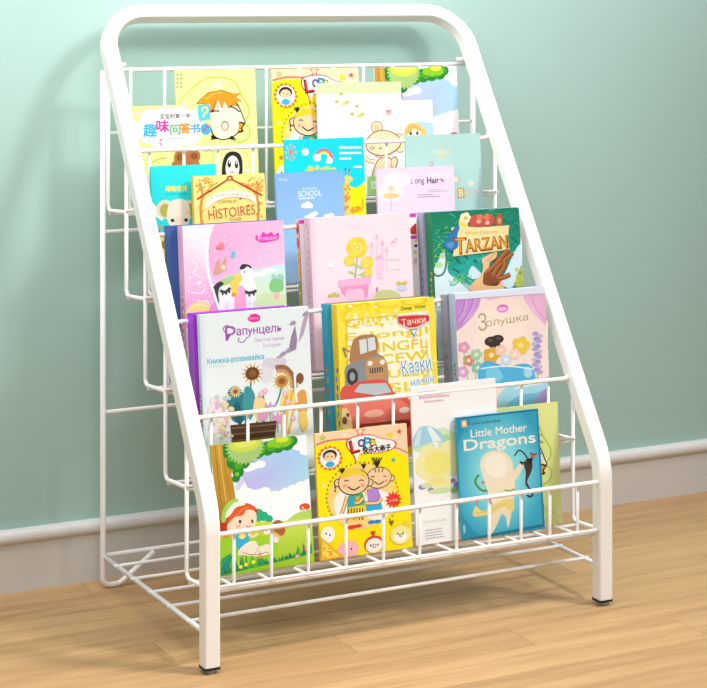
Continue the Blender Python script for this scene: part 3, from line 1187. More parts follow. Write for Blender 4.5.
for j in range(5):
    a.R(540 + j * 11, 241, 10, 14, 'f4fdfd')
a.C([(255, 250, 18, 22), (300, 245, 14, 18), (360, 248, 20, 16), (400, 252, 24, 10), (235, 262, 16, 8)], 'b8e07a')
a.C([(275, 255, 10, 14), (330, 255, 10, 12), (405, 250, 14, 6)], 'f0c06a')
# giraffe
a.P([(478, 320), (505, 310), (512, 520), (540, 560), (470, 560)], 'f8d878')
a.S([(478, 300), (500, 296), (528, 315), (520, 338), (498, 342), (478, 325)], 'f8d878')
a.L([(484, 300), (482, 255)], 6, 'b87a3a')
a.L([(502, 298), (505, 262)], 6, 'b87a3a')
a.E(482, 254, 6, 8, '8a5a2a')
a.E(506, 262, 6, 8, '8a5a2a')
dots(a, 6, 14, 480, 350, 510, 540, 7, 11, ['e89a2a'])
a.L([(510, 520), (560, 525), (592, 510), (590, 450)], 12, 'f4b82a')
dots(a, 7, 10, 520, 505, 595, 550, 7, 12, ['f09a1e'])
a.C([(160, 850, 60, 40), (220, 760, 30, 50)], 'b8b4b0')
a.R(175, 720, 50, 60, 'f0d21e')
book('picture_book', 'bright cyan paperback with a rainbow and a giraffe, behind the light blue book', .2478, .281, .4560, .085, .1350, .2143, .004, '14d4ee', a)

a = Art(.1134, .1643, (275.4, 173.5), (343.0, 170.5), (279.4, 284.1), (270, 130, 6.427))
a.B(0, 1, '84b4e4', 'a8d2f2')
a.T('ELEMENTARY', 252, 378, 98, 14, 'eaf4fc')
a.T('SCHOOL', 255, 409, 150, 36, 'f6fafe', bold=-.005)
bars(a, 182, 440, 158, 1, 9, 10, 'd8e8f8')
a.T('Read', 82, 316, 46, 14, 'e2eefa')
bars(a, 90, 326, 40, 1, 9, 4, 'cfe2f6')
a.C([(222, 488, 24, 18), (240, 482, 22, 22), (256, 490, 18, 17), (210, 492, 12, 10)], 'fbfdff')
a.P([(215, 560), (290, 522), (312, 540), (250, 590)], 'f4f6ee')
a.C([(372, 560, 30, 18), (392, 552, 20, 14)], 'f8fcff')
a.P([(225, 590), (330, 575), (330, 800), (225, 800)], 'cfe4f4')
book('picture_book', 'light blue book with a small white cloud under the lettering, front of the second tray', .2274, .272, .4570, .085, .1134, .1643, .005, '86b6e6', a)

a = Art(.1356, .2140, (405.2, 135.7), (480.0, 132.9), (410.8, 274.0), (360, 60, 4.914))
a.B(0, 1, 'b2dcd4', 'b6e0da')
a.L([(400, 410), (400, 455)], 4, 'e6dc9a')
for dx in (-32, -16, 0, 16, 32):
    a.L([(400, 450), (400 + dx * .6, 470), (400 + dx, 456)], 3, 'e6dc9a')
    a.E(400 + dx, 452, 4, 8, 'f4eab0')
a.E(400, 485, 5, 6, 'e6dc9a')
a.L([(380, 480), (400, 492), (420, 480)], 3, 'e6dc9a')
a.R(350, 512, 18, 22, 'c89a8a')
a.R(350, 512, 11, 14, 'b6ded6')
a.E(468, 590, 18, 20, 'd8c8a0')
a.E(468, 590, 13, 15, 'f6eed8')
a.T('B', 495, 658, 22, 42, 'd8a84a', bold=.03)
a.R(495, 658, 34, 50, 'd8a84a')
a.T('B', 495, 658, 20, 36, 'f4f0d8', bold=.02)
a.T('IETS', 552, 660, 56, 36, 'e0c8b8', bold=.01)
a.E(545, 612, 15, 15, 'dfe6d8')
book('picture_book', 'mint green book with a faint gold chandelier, at the right end of the second tray', .4562, .281, .4560, .085, .1356, .2140, .004, 'b2dcd4', a)

a = Art(.1366, .1644, (376.7, 168.9), (453.6, 165.4), (381.0, 276.5), (360, 60, 4.914))
a.B(0, 1, 'f3d9f0', 'fbeef6')
a.C([(180, 590, 70, 40), (150, 650, 60, 50)], 'fbeaf8')
a.C([(390, 570, 60, 30)], 'f6e2f6')
a.T('L', 254, 598, 11, 26, 'ee3cc0', bold=.02)
a.T('ong', 290, 602, 46, 30, '33303a', bold=.0)
a.T('Hair', 357, 592, 58, 30, '26222c', bold=.03)
a.E(402, 592, 12, 5, 'e83cc8', rot=40)
bars(a, 330, 640, 110, 2, 8, 3, 'b8a8b8')
bars(a, 280, 664, 120, 2, 10, 3, '8a7c8a')
a.E(152, 632, 16, 12, 'ecd89a')
a.E(152, 668, 40, 14, 'ead48e')
a.R(152, 715, 5, 60, 'e2cc8a')
book('picture_book', 'pale pink book with dark lettering and a gold ornament, in front of the mint book', .3990, .272, .4570, .085, .1366, .1644, .005, 'f4dcf0', a)

# ---- third tray
a = Art(.1568, .2193, (182.8, 226.2), (283.8, 220.4), (188.7, 384.1), (170, 215, 5.438))
a.B(0, 1, 'f0b6de', 'f4d2ea')
a.P([(225, 50), (640, 25), (645, 300), (420, 300), (240, 360), (205, 250), (205, 150)], ['f0b4dc', 'f2c2e4', 'f4cae8', 'f2c0e2', 'eeb4dc', 'eeaed8', 'f0b0da'])
dots(a, 2, 40, 240, 60, 630, 290, 2, 6, ['f8dcf2', 'f6d2ee'])
a.P([(440, 305), (630, 272), (660, 500), (250, 540), (240, 400), (300, 340)], ['cfe8f0', 'cfeef2', 'dff0c8', 'e6f2c4', 'cfe6b4', 'b8dca0'])
a.C([(330, 360, 40, 20), (290, 372, 30, 20), (360, 350, 30, 12)], 'a8d08a')
a.C([(480, 330, 40, 14), (540, 310, 40, 12)], 'eef8fa')
a.S([(440, 460), (520, 430), (600, 440), (660, 455), (660, 560), (430, 560)], 'd2e8b4')
a.E(600, 355, 22, 26, '9ed4c8')
a.E(565, 350, 14, 22, '9ed4c8')
a.S([(540, 390), (555, 360), (600, 358), (618, 385), (612, 425), (560, 430), (542, 415)], '86cc86')
a.P([(560, 435), (600, 432), (592, 470), (572, 472)], 'f0bcae')
# white pony
a.S([(240, 480), (230, 420), (246, 382), (275, 366), (292, 380), (270, 400), (262, 440), (266, 485)], '3a3a40')
a.S([(270, 470), (275, 405), (320, 385), (390, 395), (420, 400), (450, 420), (470, 460), (450, 490), (440, 520), (270, 520)], 'f4f2f6')
a.S([(385, 410), (382, 330), (388, 295), (420, 280), (446, 300), (452, 350), (470, 410), (440, 440)], 'f4f2f6')
a.S([(378, 300), (388, 275), (410, 272), (438, 282), (440, 298), (420, 286), (400, 300)], '34343c')
a.E(404, 316, 4, 5, '2a2a30')
a.L([(272, 415), (300, 425), (328, 402)], 17, '3c3c40')
a.L([(395, 418), (430, 432), (470, 420)], 17, '3c3c40')
for x, y in ((285, 436), (305, 434), (322, 424), (405, 438), (430, 446), (455, 440)):
    a.E(x, y, 6, 8, '3c3c40', n=8)
for x in (300, 345, 425):
    a.P([(x, 480), (x + 16, 480), (x + 12, 560), (x, 560)], 'e6e2ea')
# pink blanket with a yellow bow on its back
a.S([(355, 400), (395, 395), (408, 440), (410, 520), (355, 530), (350, 460)], 'f4a8d0')
a.C([(350, 385, 24, 30), (370, 350, 22, 24), (350, 425, 18, 24)], 'f2d25a')
a.C([(345, 440, 12, 12)], 'd8944a')
# white swirl band at the hinge side
a.P([(40, 40), (228, 50), (205, 120), (196, 210), (205, 330), (235, 440), (262, 520), (280, 600), (40, 620)],
    ['fdf4fa', 'fdf4fa', 'fbeef8', 'fbe6f4', 'f6d0ea', 'f0a8d6', 'ea8cc8', 'e684c4', 'e684c4'])
a.L([(238, 48), (212, 120), (203, 210), (212, 330), (242, 440), (268, 520)], 12, 'fdfbfd')
for p in ([(120, 250), (150, 280), (130, 320), (170, 340)], [(90, 180), (120, 160), (150, 190)], [(130, 420), (170, 430), (190, 400)], [(140, 480), (200, 470), (220, 500)]):
    a.L(p, 5, 'fdf2fa')
a.star(158, 372, 16, 'fdf6fc', 6)
dots(a, 8, 26, 100, 340, 250, 490, 2, 6, ['fdf4fb'])
a.S([(90, 540), (110, 495), (160, 472), (205, 485), (215, 520), (180, 530), (130, 540)], 'f2dc8c')
a.L([(105, 520), (150, 492), (200, 500)], 5, 'fbf2c4')
# birds and butterfly
a.S([(250, 180), (280, 150), (296, 170), (285, 192)], 'f08a92')
a.L([(248, 182), (280, 185)], 6, 'd86a7a')
a.S([(328, 230), (340, 200), (356, 208), (346, 236)], '66c8d8')
a.S([(240, 325), (250, 270), (265, 245), (275, 275), (305, 230), (300, 290), (270, 320)], 'd8a48a')
a.E(288, 288, 20, 20, 'e0b09a')
a.E(288, 288, 11, 11, 'f8dcd0')
# crown badge
a.S([(466, 112), (490, 120), (505, 95), (528, 108), (552, 95), (568, 112), (592, 98), (590, 135), (560, 142), (530, 150), (495, 150), (470, 138)], 'e83cc0')
a.C([(528, 92, 14, 10)], 'f6c8ec')
a.T('Princess', 530, 127, 104, 24, 'fbd8f2', rot=3, bold=.01)
a.R(58, 330, 4, 620, 'f6c8e4')
book('picture_book', 'pink hardcover with a white pony and a magenta crown badge, left of the third tray', .0375, .166, .3443, .10, .1568, .2193, .019, 'f0b8de', a,
     spine='eebcd8', spine_art=spine_art(.019, .2193, 'horse', ['fdf0f8', 'c86a9a'], .45, .98, 22), hard=True)
book('picture_book', 'blue hardcover whose spine shows behind the pink pony book', .0255, .186, .3419, .10, .1680, .2205, .020, '3c62a8', None,
     spine='3f66ac', spine_art=Art(.020, .2205, *SP).B(0, 1, '3a5ea4', '3c60a8').S([(2, 100), (2, 46), (6, 40), (11, 42), (11, 100)], 'c8d4e2')
     .S([(2, 100), (2, 76), (11, 72), (11, 100)], '2a8cc8').L([(1, 77), (11, 73)], 1.2, '3ac0dc'), hard=True)

a = Art(.1662, .2200, (309.6, 218.3), (409.5, 212.5), (316.2, 371.0), (290, 200, 5.438))
a.B(0, 1, 'fbe2ea', 'f9e6ee')
a.P([(105, 95), (135, 95), (150, 700), (118, 700)], ['f4cfe0', 'f8dce8', 'f8dce8', 'f2c8dc'])
bars(a, 300, 138, 140, 2, 12, 3, 'ecc2d2')
# a pale town of towers, plain roofs
for x, y0, ww, hh in ((440, 260, 16, 130), (468, 215, 14, 180), (498, 250, 18, 150), (522, 290, 14, 100), (482, 330, 40, 110)):
    a.R(x, y0 + hh / 2, ww, hh, 'f8d4e6')
    a.P([(x - ww * .7, y0), (x, y0 - 32), (x + ww * .7, y0)], 'f2b8d6')
dots(a, 12, 60, 430, 230, 540, 440, 2, 4, ['f0a8cc', 'f6c4dc', 'e8d0f0'])
a.L([(545, 245), (565, 222), (582, 215)], 5, 'f0a0cc')
a.L([(548, 228), (575, 240)], 4, 'f0a0cc')
bars(a, 540, 330, 90, 2, 55, 8, 'eed4dc', 4)
# a tall yellow rose bush in a pink pot
a.L([(345, 470), (352, 400), (362, 320)], 8, 'a8c07a')
a.L([(352, 420), (395, 400), (420, 380)], 5, 'a8c07a')
for x, y in ((330, 400), (378, 370), (335, 350), (395, 420)):
    a.E(x, y, 18, 8, 'b8d08a', rot=30)
for x, y, r in ((360, 262, 56), (415, 345, 34), (318, 335, 28), (420, 400, 22)):
    a.E(x, y, r, r, 'f0cf34')
    for i in range(6):
        t = i * 1.05
        a.E(x + r * .55 * math.cos(t), y + r * .55 * math.sin(t), r * .52, r * .45, ('f6de52', 'f2d440')[i % 2], rot=math.degrees(t))
    a.E(x, y, r * .5, r * .48, 'f8e678')
    a.L([(x - r * .3, y), (x, y - r * .28), (x + r * .28, y), (x, y + r * .24), (x - r * .1, y + .05 * r)], r * .1, 'e2be22')
a.P([(270, 455), (425, 440), (410, 640), (300, 650)], 'f09cc8')
a.P([(258, 440), (436, 422), (434, 462), (262, 480)], 'f6b8d8')
a.S([(300, 500), (345, 490), (390, 495), (395, 560), (310, 570)], 'f8cce2')
a.S([(190, 560), (240, 500), (300, 540), (300, 640), (180, 640)], 'f8d4e4')
a.S([(400, 560), (440, 510), (480, 560), (470, 640), (400, 640)], 'f8d4e4')
a.E(218, 358, 14, 14, 'fdfcfd')
a.C([(215, 525, 12, 12), (235, 520, 12, 14), (255, 525, 10, 10)], 'c8c46a')
a.C([(585, 462, 10, 10), (605, 465, 12, 10), (625, 460, 10, 10)], 'd6c84a')
a.E(605, 488, 26, 16, 'cfe2f2')
a.S([(460, 520), (490, 500), (540, 500), (590, 520), (590, 560), (460, 560)], 'cdd892')
a.E(468, 495, 6, 14, 'c882c0')
book('picture_book', 'pale pink hardcover with a yellow rose bush and faint towers, middle of the third tray', .2402, .173, .3434, .10, .1662, .2200, .020, 'f9e2ea', a,
     spine='e6ccdc', spine_art=spine_art(.020, .2200, 'rose', ['b898b0', 'd8b8cc'], .05, .98, 44), hard=True)
m = Art(.012, .2185, *SP).B(0, 1, 'e8d8d0')
for i, c in enumerate(['c83a3a', 'e05a8a', 'e8c83a', 'f0d84a', '8ac04a', '9cc85a', '4a9ac8', '7a6ac0', 'c84a9a', '3a5a8a']):
    m.E(4, 6 + i * 9.6, 3.4, 4.2, c)
m.R(8.8, 50, 2.4, 100, 'c8409c')
a = Art(.1960, .2185, (299.5, 219.7), (416.4, 212.9), (306.0, 370.5), (290, 200, 5.438))
a.B(0, 1, 'f4eef2')
a.B(0, .028, 'd83cc0')
a.S([(655, 160), (690, 130), (720, 170), (720, 190), (660, 188)], 'd83a34')
a.R(680, 207, 80, 20, 'd03cb0')
a.E(686, 255, 9, 9, '20242c')
a.C([(684, 292, 10, 10), (688, 225, 10, 6)], 'e8c85a')
a.C([(684, 340, 9, 22)], 'e8b8c8')
book('picture_book', 'wide book with a magenta edge and multicoloured spine, behind the pale pink hardcover', .2330, .194, .3411, .10, .1968, .2185, .012, 'f0e6ee', a, spine='d8c8d0', spine_art=m)

a = Art(.1551, .2182, (431.0, 212.5), (518.8, 207.4), (438.2, 359.5), (420, 200, 6.427))
a.B(0, 1, '1f9478', 'd8eef0')
a.P([(60, 80), (640, 40), (660, 560), (600, 580), (480, 600), (330, 560), (250, 520), (180, 480), (120, 420), (70, 460)],
    ['16805c', '148064', '1e9a86', '22a896', '2aaea4', '24a698', '2cb0a6', '24aa9c', '1c9a80', '1a9070'])
rnd = random.Random(21)
for i in range(150):
    x, y = rnd.uniform(80, 640), rnd.uniform(60, 540)
    t = rnd.uniform(-.9, .9)
    l = rnd.uniform(18, 60)
    a.L([(x, y), (x + l * .5 * math.cos(t), y + l * .5 * math.sin(t) - 6), (x + l * math.cos(t), y + l * math.sin(t))], rnd.uniform(4, 10),
        rnd.choice(['0f6e52', '18886c', '2ab09a', '3cbca8', '1a9c8a', '2f9e58', '127a6c']))
for i in range(26):
    x, y = rnd.uniform(80, 170), rnd.uniform(180, 420)
    a.L([(x, y), (x + rnd.uniform(10, 26), y + rnd.uniform(-20, 20))], 5, rnd.choice(['7cc850', '9ad85a', '58b84a']))
a.S([(80, 480), (110, 400), (160, 330), (172, 400), (180, 470), (240, 520), (280, 560), (330, 640), (60, 680)], 'dcf0f2')
a.S([(300, 490), (330, 430), (370, 460), (400, 500), (350, 515), (320, 510)], 'cfeaf0')
a.S([(520, 540), (560, 440), (610, 330), (650, 300), (665, 480), (620, 540), (570, 580)], 'd2ecf2')
a.C([(120, 420, 24, 20), (140, 360, 16, 20)], 'b8dca0')
for i in range(24):
    a.L([(rnd.uniform(180, 330), rnd.uniform(470, 560))] * 1 + [(rnd.uniform(180, 330), rnd.uniform(470, 560))], 5, rnd.choice(['3cbca8', '7ccc6a', '28a890']))
a.S([(600, 560), (620, 500), (650, 430), (660, 560)], 'a8b84a')
dots(a, 31, 22, 605, 450, 660, 560, 5, 10, ['c8c84a', '7ca03a', 'd8d86a'])
a.L([(160, 330), (166, 400), (150, 470), (110, 490), (85, 470)], 12, '22705a')
a.L([(160, 330), (166, 400), (150, 470), (110, 490), (85, 470)], 5, '4a9a72')
# blossoms round the banner instead of figures
a.S([(248, 190), (246, 130), (270, 88), (300, 84), (318, 120), (300, 150), (310, 190), (280, 210), (255, 200)], 'f4dc6a')
flower(a, 288, 116, 34, 'f8efd2', 'f0b83a')
a.C([(355, 130, 40, 36), (395, 140, 44, 38), (440, 130, 34, 40), (335, 155, 26, 30)], 'c85a4a')
a.C([(380, 110, 22, 18), (425, 110, 18, 24)], 'e07a5e')
a.C([(372, 140, 16, 12), (428, 148, 14, 14)], 'f2b49a')
a.S([(478, 168), (484, 110), (504, 84), (524, 104), (528, 150), (520, 172)], 'a8653c')
a.E(505, 135, 12, 20, 'd8a070')
# banner
a.P([(195, 180), (245, 172), (380, 178), (570, 165), (560, 250), (572, 325), (400, 345), (205, 366), (222, 280)], ['f6dfa0', 'f8e6a8', 'f8e8b0', 'f4dc9a', 'f6e0a0', 'f0d28c', 'f6dfa0', 'f0d690', 'f8e8b4'])
a.S([(150, 290), (170, 250), (190, 215), (230, 165), (250, 180), (235, 230), (240, 300), (200, 330), (170, 315)], '3478b4')
a.S([(165, 295), (190, 270), (215, 280), (200, 310)], '5a9ac8')
a.T('Walt Disney', 390, 215, 210, 30, 'd8b432', bold=.01)
a.T('T', 255, 299, 74, 104, '4a2a14', bold=.05)
a.T('ARZAN', 423, 287, 272, 82, '4a2a14', rot=3, bold=.05)
a.T('T', 254, 297, 68, 98, 'c8741e', bold=.02)
a.T('ARZAN', 422, 285, 266, 76, 'c8741e', rot=3, bold=.02)
a.T('T', 253, 294, 60, 88, 'e8a63c', bold=-.01)
a.T('ARZAN', 421, 283, 260, 66, 'e8a63c', rot=3, bold=-.015)
# twisting brown roots over a tan boulder
a.S([(320, 590), (340, 530), (385, 490), (400, 430), (390, 390), (430, 360), (485, 340), (480, 380), (440, 410), (450, 470), (510, 520), (520, 590)], 'f0c08c')
a.L([(425, 400), (455, 370), (480, 345)], 7, 'd89a64')
for p in ([(430, 540), (440, 470), (490, 400), (540, 350), (565, 325)], [(450, 540), (480, 460), (530, 400), (570, 370), (590, 348)], [(415, 530), (420, 480), (470, 430), (520, 380)],
          [(470, 545), (500, 490), (535, 440), (540, 395)], [(490, 520), (520, 510), (550, 500), (575, 488)]):
    a.L(p, 30, '6a3418')
    a.L(p, 24, 'a05a2c')
    a.L([(x - 4, y - 4) for x, y in p], 7, 'c27a44')
a.S([(400, 545), (405, 490), (435, 470), (470, 500), (510, 525), (490, 560), (440, 560)], '8c4a24')
a.L([(455, 545), (480, 552), (505, 545)], 6, '3a1c10')
book('picture_book', 'green jungle hardcover with brown roots under a cream banner, right of the third tray', .4387, .165, .3444, .10, .1551, .2182, .020, '1c8c6c', a,
     spine='2a8a5e', spine_art=spine_art(.020, .2182, 'jungle', ['d8a43a', 'f0c85a', 'c87a2a'], .42, .98, 14), hard=True)
book('picture_book', 'lavender hardcover whose spine shows behind the green jungle book', .4350, .186, .3419, .10, .1660, .2188, .020, 'b4b4d0', None,
     spine='b6b6d2', spine_art=spine_art(.020, .2188, 'lavender', ['9c9cbe', 'c8c8e0'], .3, .98, 26), hard=True)

# ---- fourth tray
a = Art(.1664, .2215, (197.8, 315.1), (307.0, 306.3), (204.1, 479.3), (190, 300, 4.745))
a.B(0, 1, 'e4f0f2', 'f2f6f6')
a.P([(35, 70), (62, 68), (88, 760), (60, 760)], ['cfe2ea', 'e2eef2', 'eef4f4', 'd8e6ec'])
a.S([(262, 95), (275, 72), (300, 66), (322, 78), (318, 100), (290, 108)], 'e82c9c')
a.T('Disney', 292, 88, 48, 18, 'f8c2e2', bold=.01)
a.T('Р', 182, 160, 48, 68, 'a452b4', bold=.01)
a.L([(192, 140), (168, 122), (148, 136), (158, 158)], 5, 'a452b4')
a.T('апyнцель', 318, 153, 216, 44, 'a452b4', fat=1)
a.L([(262, 178), (240, 204), (218, 196), (224, 182)], 5, 'a452b4')
a.T('Заплyтана', 365, 192, 142, 24, 'c48cd0')
a.T('історія', 378, 220, 84, 22, 'c48cd0')
a.T('Книжка-розвивайка', 207, 286, 268, 36, '46bcd8', bold=.02)
bars(a, 80, 318, 120, 1, 8, 4, 'bfe0ea')
# a distant purple hill town and bird shapes
a.P([(455, 260), (470, 180), (490, 120), (500, 190), (495, 240)], '9a82a4')
a.P([(505, 210), (520, 130), (540, 60), (560, 40), (552, 90), (530, 170)], 'b8a4bc')
for x, y in ((540, 70), (478, 115), (430, 265), (410, 285), (455, 250)):
    a.S([(x - 16, y + 6), (x, y - 14), (x + 18, y - 6), (x + 4, y + 8)], 'a894b0')
a.C([(370, 310, 40, 30), (420, 300, 30, 20)], 'd8d4e0')
a.C([(350, 360, 34, 40)], 'e4e0e6')
# wooden arch
a.L([(395, 330), (440, 330), (475, 370), (490, 430)], 26, '9c6a4a')
a.L([(400, 345), (440, 348), (465, 385), (475, 430)], 16, 'c89a74')
# a bouquet of sunflowers, wheat and pink tulips in a brown basket
def sunflower(a, x, y, r, petal, mid):
    for i in range(14):
        t = 2 * math.pi * i / 14
        a.P([(x + r * math.cos(t - .2) * .5, y + r * math.sin(t - .2) * .5), (x + r * math.cos(t), y + r * math.sin(t)), (x + r * math.cos(t + .2) * .5, y + r * math.sin(t + .2) * .5)], petal)
    a.E(x, y, r * .58, r * .56, mid)
    a.E(x, y, r * .32, r * .3, '8c5c30')


for p in ([(230, 600), (215, 520), (190, 430)], [(250, 600), (270, 480), (280, 380)], [(300, 600), (340, 520), (330, 440)], [(330, 600), (400, 500), (430, 400)]):
    a.L(p, 8, '3f8a7a')
a.S([(165, 490), (175, 430), (215, 415), (250, 470), (265, 560), (215, 590), (180, 560)], '2e7c86')
a.S([(250, 420), (290, 440), (300, 520), (270, 580), (240, 520)], '3f98a0')
a.S([(185, 540), (215, 490), (240, 560), (225, 600)], '1c5c6c')
a.S([(300, 470), (340, 480), (370, 550), (320, 590), (290, 540)], 'f2d89a')
sunflower(a, 285, 355, 56, 'e0a64a', '6a4424')
sunflower(a, 425, 395, 52, 'f2cf5c', 'c8923a')
sunflower(a, 205, 440, 34, 'fbf0c8', 'd8b46a')
for p in ([(440, 640), (455, 520), (470, 440)], [(455, 650), (480, 540), (492, 460)], [(430, 650), (425, 540), (440, 470)]):
    a.L(p, 12, 'e8c050')
    for i in range(9):
        t = i / 9
        x, y = p[2][0] * (1 - t) + p[1][0] * t, p[2][1] * (1 - t) + p[1][1] * t
        a.E(x - 9, y, 9, 5, 'f6dc7a', rot=50, n=8)
        a.E(x + 9, y, 9, 5, 'dcae40', rot=-50, n=8)
for x, y in ((370, 520), (405, 570), (375, 610), (335, 555)):
    a.S([(x - 26, y - 20), (x - 10, y - 8), (x, y - 28), (x + 10, y - 8), (x + 26, y - 20), (x + 18, y + 24), (x - 18, y + 24)], 'dc9cc8')
    a.L([(x, y + 24), (x, y + 70)], 6, '7ab07a')
a.P([(180, 600), (400, 585), (385, 720), (195, 720)], '4a3428')
for y in (615, 645, 675):
    a.L([(185, y), (395, y - 14)], 7, '8c5a34', smooth=False)
for x, y in ((440, 455), (455, 495), (470, 520), (480, 575), (345, 440), (325, 455)):
    flower(a, x, y, 13, 'f4b8d4', 'fbe68a')
a.S([(500, 470), (515, 440), (540, 450), (545, 540), (520, 560), (500, 520)], 'e2a04a')
a.E(512, 382, 18, 26, '8a5434')
a.L([(485, 360), (495, 500)], 10, 'fdfbf6')
a.S([(505, 560), (535, 540), (550, 610), (520, 640)], 'f0cf6a')
a.C([(120, 480, 34, 30), (105, 530, 30, 34), (150, 560, 34, 40), (110, 600, 30, 40)], 'f2e2ec')
dots(a, 41, 50, 90, 460, 190, 660, 5, 12, ['e8c4a4', 'f4d89a', 'd8e2b4', 'e4b4c4', 'b8d4d8'])
book('picture_book', 'pale blue paperback with purple lettering and a sunflower bouquet, left of the fourth tray', .0345, .096, .2276, .10, .1664, .2215, .010, 'e6f0f2', a,
     spine='d2e2ea', spine_art=spine_art(.010, .2215, 'pale', ['7a5a9a', '5a4a7a'], .5, .98, 16))
book('picture_book', 'purple hardcover whose spine shows behind the pale blue paperback', .0300, .107, .2261, .10, .1480, .2236, .022, 'a838d8', None,
     spine='a030d0', spine_art=spine_art(.022, .2236, 'purple', ['c8a040', 'd8c0e8', '8c3ab0'], .52, .98, 12, grad=('a428dc', 'b888d0')), hard=True)

a = Art(.1592, .2204, (336.5, 305.0), (434.0, 297.0), (343.5, 462.6), (310, 290, 4.586))
a.B(0, 1, 'fbe84a', 'f8e23c')
a.P([(165, 140), (540, 95), (575, 640), (160, 700), (175, 400)], ['fdf9d8', 'fdfae0', 'fdf8d0', 'fbf2b0', 'fdf9dc'])
rnd = random.Random(17)
for row, (y, txt) in enumerate(((70, 'MCQ'), (148, 'QUSWLU'), (212, 'Eslongjl'), (268, 'TWINGFL'), (325, 'OUCEW'), (400, 'AGQUEEF'), (462, 'GAGLE'))):
    a.T(txt, 350, y - 4, 380, 44, 'f2d21c', bold=.03)
dots(a, 19, 40, 130, 70, 390, 160, 5, 13, ['fdf8d4', 'f6dc2c'])
dots(a, 20, 40, 130, 160, 570, 460, 4, 10, ['f4d628', 'fdf6c8'])
a.L([(175, 400), (165, 140), (400, 115)], 4, 'e6cc5a', smooth=False)
a.L([(530, 230), (545, 420)], 4, 'e6cc5a')
a.T('Disney', 440, 86, 52, 24, '4a4434')
a.T('PIXAR', 504, 78, 50, 13, '6a6450')
a.P([(392, 118), (470, 112), (548, 112), (550, 148), (492, 182), (474, 240), (458, 188), (398, 158)], 'd8d8dc')
a.P([(398, 124), (470, 118), (544, 118), (545, 144), (488, 172), (450, 176), (402, 154)], 'd83a30')
a.P([(456, 184), (488, 180), (474, 222)], '3a8a96')
a.P([(462, 188), (484, 186), (474, 210)], 'f4f4f4')
a.T('Тачки', 472, 145, 112, 32, 'fbe0d4', rot=4, bold=.02)
a.T('Казки', 484, 352, 136, 62, '2f9ad0', rot=6, bold=.03, outline='fdfdf4')
a.T('на ніч', 512, 424, 106, 40, '2f9ad0', rot=8, bold=.03, outline='fdfdf4')
# a plain old tow truck and a plain red car
a.S([(160, 400), (162, 355), (190, 335), (205, 300), (250, 285), (300, 292), (345, 330), (355, 420), (330, 470), (180, 470)], '8c9294')
a.S([(180, 330), (192, 245), (215, 216), (285, 206), (308, 235), (300, 300), (250, 320), (200, 330)], 'b08058')
a.P([(222, 232), (292, 218), (300, 275), (228, 298)], 'd8e2e4')
a.L([(258, 226), (262, 288)], 6, 'b08058')
a.S([(255, 330), (300, 310), (345, 330), (352, 400), (320, 440), (270, 430), (250, 380)], 'c09468')
a.R(300, 372, 60, 22, '5a4a3c')
for i in range(5):
    a.R(278 + i * 11, 372, 4, 18, 'b8a890')
a.E(272, 340, 12, 12, 'f2ead0')
a.E(328, 335, 12, 12, 'f2ead0')
a.L([(165, 310), (150, 265)], 7, '9a7a52')
a.L([(150, 265), (180, 285)], 6, '9a7a52')
a.E(192, 400, 26, 40, '3c4042')
a.E(192, 400, 12, 20, '9aa0a0')
a.S([(140, 720), (140, 470), (190, 440), (215, 425), (300, 415), (350, 425), (385, 480), (440, 500), (470, 560), (480, 720)], 'd8584c')
a.P([(200, 470), (225, 435), (345, 432), (370, 475), (300, 488)], 'b8c8cc')
a.S([(150, 520), (260, 505), (400, 510), (460, 560), (440, 600), (200, 610)], 'e87c6c')
a.E(290, 572, 44, 18, 'f2b49a')
a.E(428, 560, 24, 14, 'f6ecd8')
a.S([(210, 625), (300, 615), (440, 605), (445, 640), (330, 660), (215, 655)], '8a2a24')
a.R(320, 632, 150, 12, 'c8c0b8')
a.S([(135, 560), (165, 545), (185, 580), (190, 640), (140, 650)], 'e8cc8a')
a.C([(158, 600, 12, 18), (172, 575, 8, 10)], '7a4a4a')
book('picture_book', 'yellow hardcover with an old tow truck and a red car, middle of the fourth tray', .2433, .092, .2279, .10, .1592, .2204, .018, 'fae646', a,
     spine='f6d82e', spine_art=spine_art(.018, .2204, 'yellow', ['3a6ac0', '2f9ad0'], .42, .98, 10), hard=True)
book('picture_book', 'cyan hardcover with an orange lettered spine, behind the yellow hardcover', .2370, .111, .2257, .10, .1690, .2214, .018, '28a6cc', None,
     spine='2aaed2', spine_art=spine_art(.018, .2214, 'cyan', ['f07a2a', 'f2a83a', 'e2502a'], .42, .96, 8), hard=True, back='b0662a')

a = Art(.1567, .2226, (454.5, 293.4), (544.7, 286.1), (462.2, 447.9), (440, 285, 5.29))
a.B(0, 1, 'f8e2d6', 'f6e6da')
a.C([(330, 190, 140, 90), (320, 300, 150, 110)], 'fbeadc')
a.P([(80, 75), (215, 62), (205, 110), (170, 170), (120, 220), (85, 245)], ['c48cd4', 'd09cdc', 'cc98da', 'd8aae2', 'c88ed4', 'c08ad0'])
for p in ([(130, 70), (120, 130), (88, 190)], [(175, 66), (160, 125), (110, 205)]):
    a.L(p, 7, 'b47cc8')
    a.L([(x + 9, y) for x, y in p], 4, 'e0bae8')
a.P([(215, 62), (440, 52), (330, 62), (260, 80)], 'f0bcdc')
a.P([(435, 55), (570, 40), (580, 240), (540, 200), (490, 150), (455, 100)], ['e8acd8', 'eab4dc', 'e8a8d4', 'eeb8dc', 'f0c4e2', 'f0c0e0'])
a.L([(480, 60), (510, 130), (560, 190)], 6, 'dc9acc')
a.C([(328, 124, 31, 22)], 'e86cd0')
a.C([(328, 128, 24, 12)], 'f6b8e8')
a.T('Disney', 328, 124, 40, 16, 'fbe4f8')
a.T('З', 222, 196, 46, 96, 'b8a878', bold=-.005)
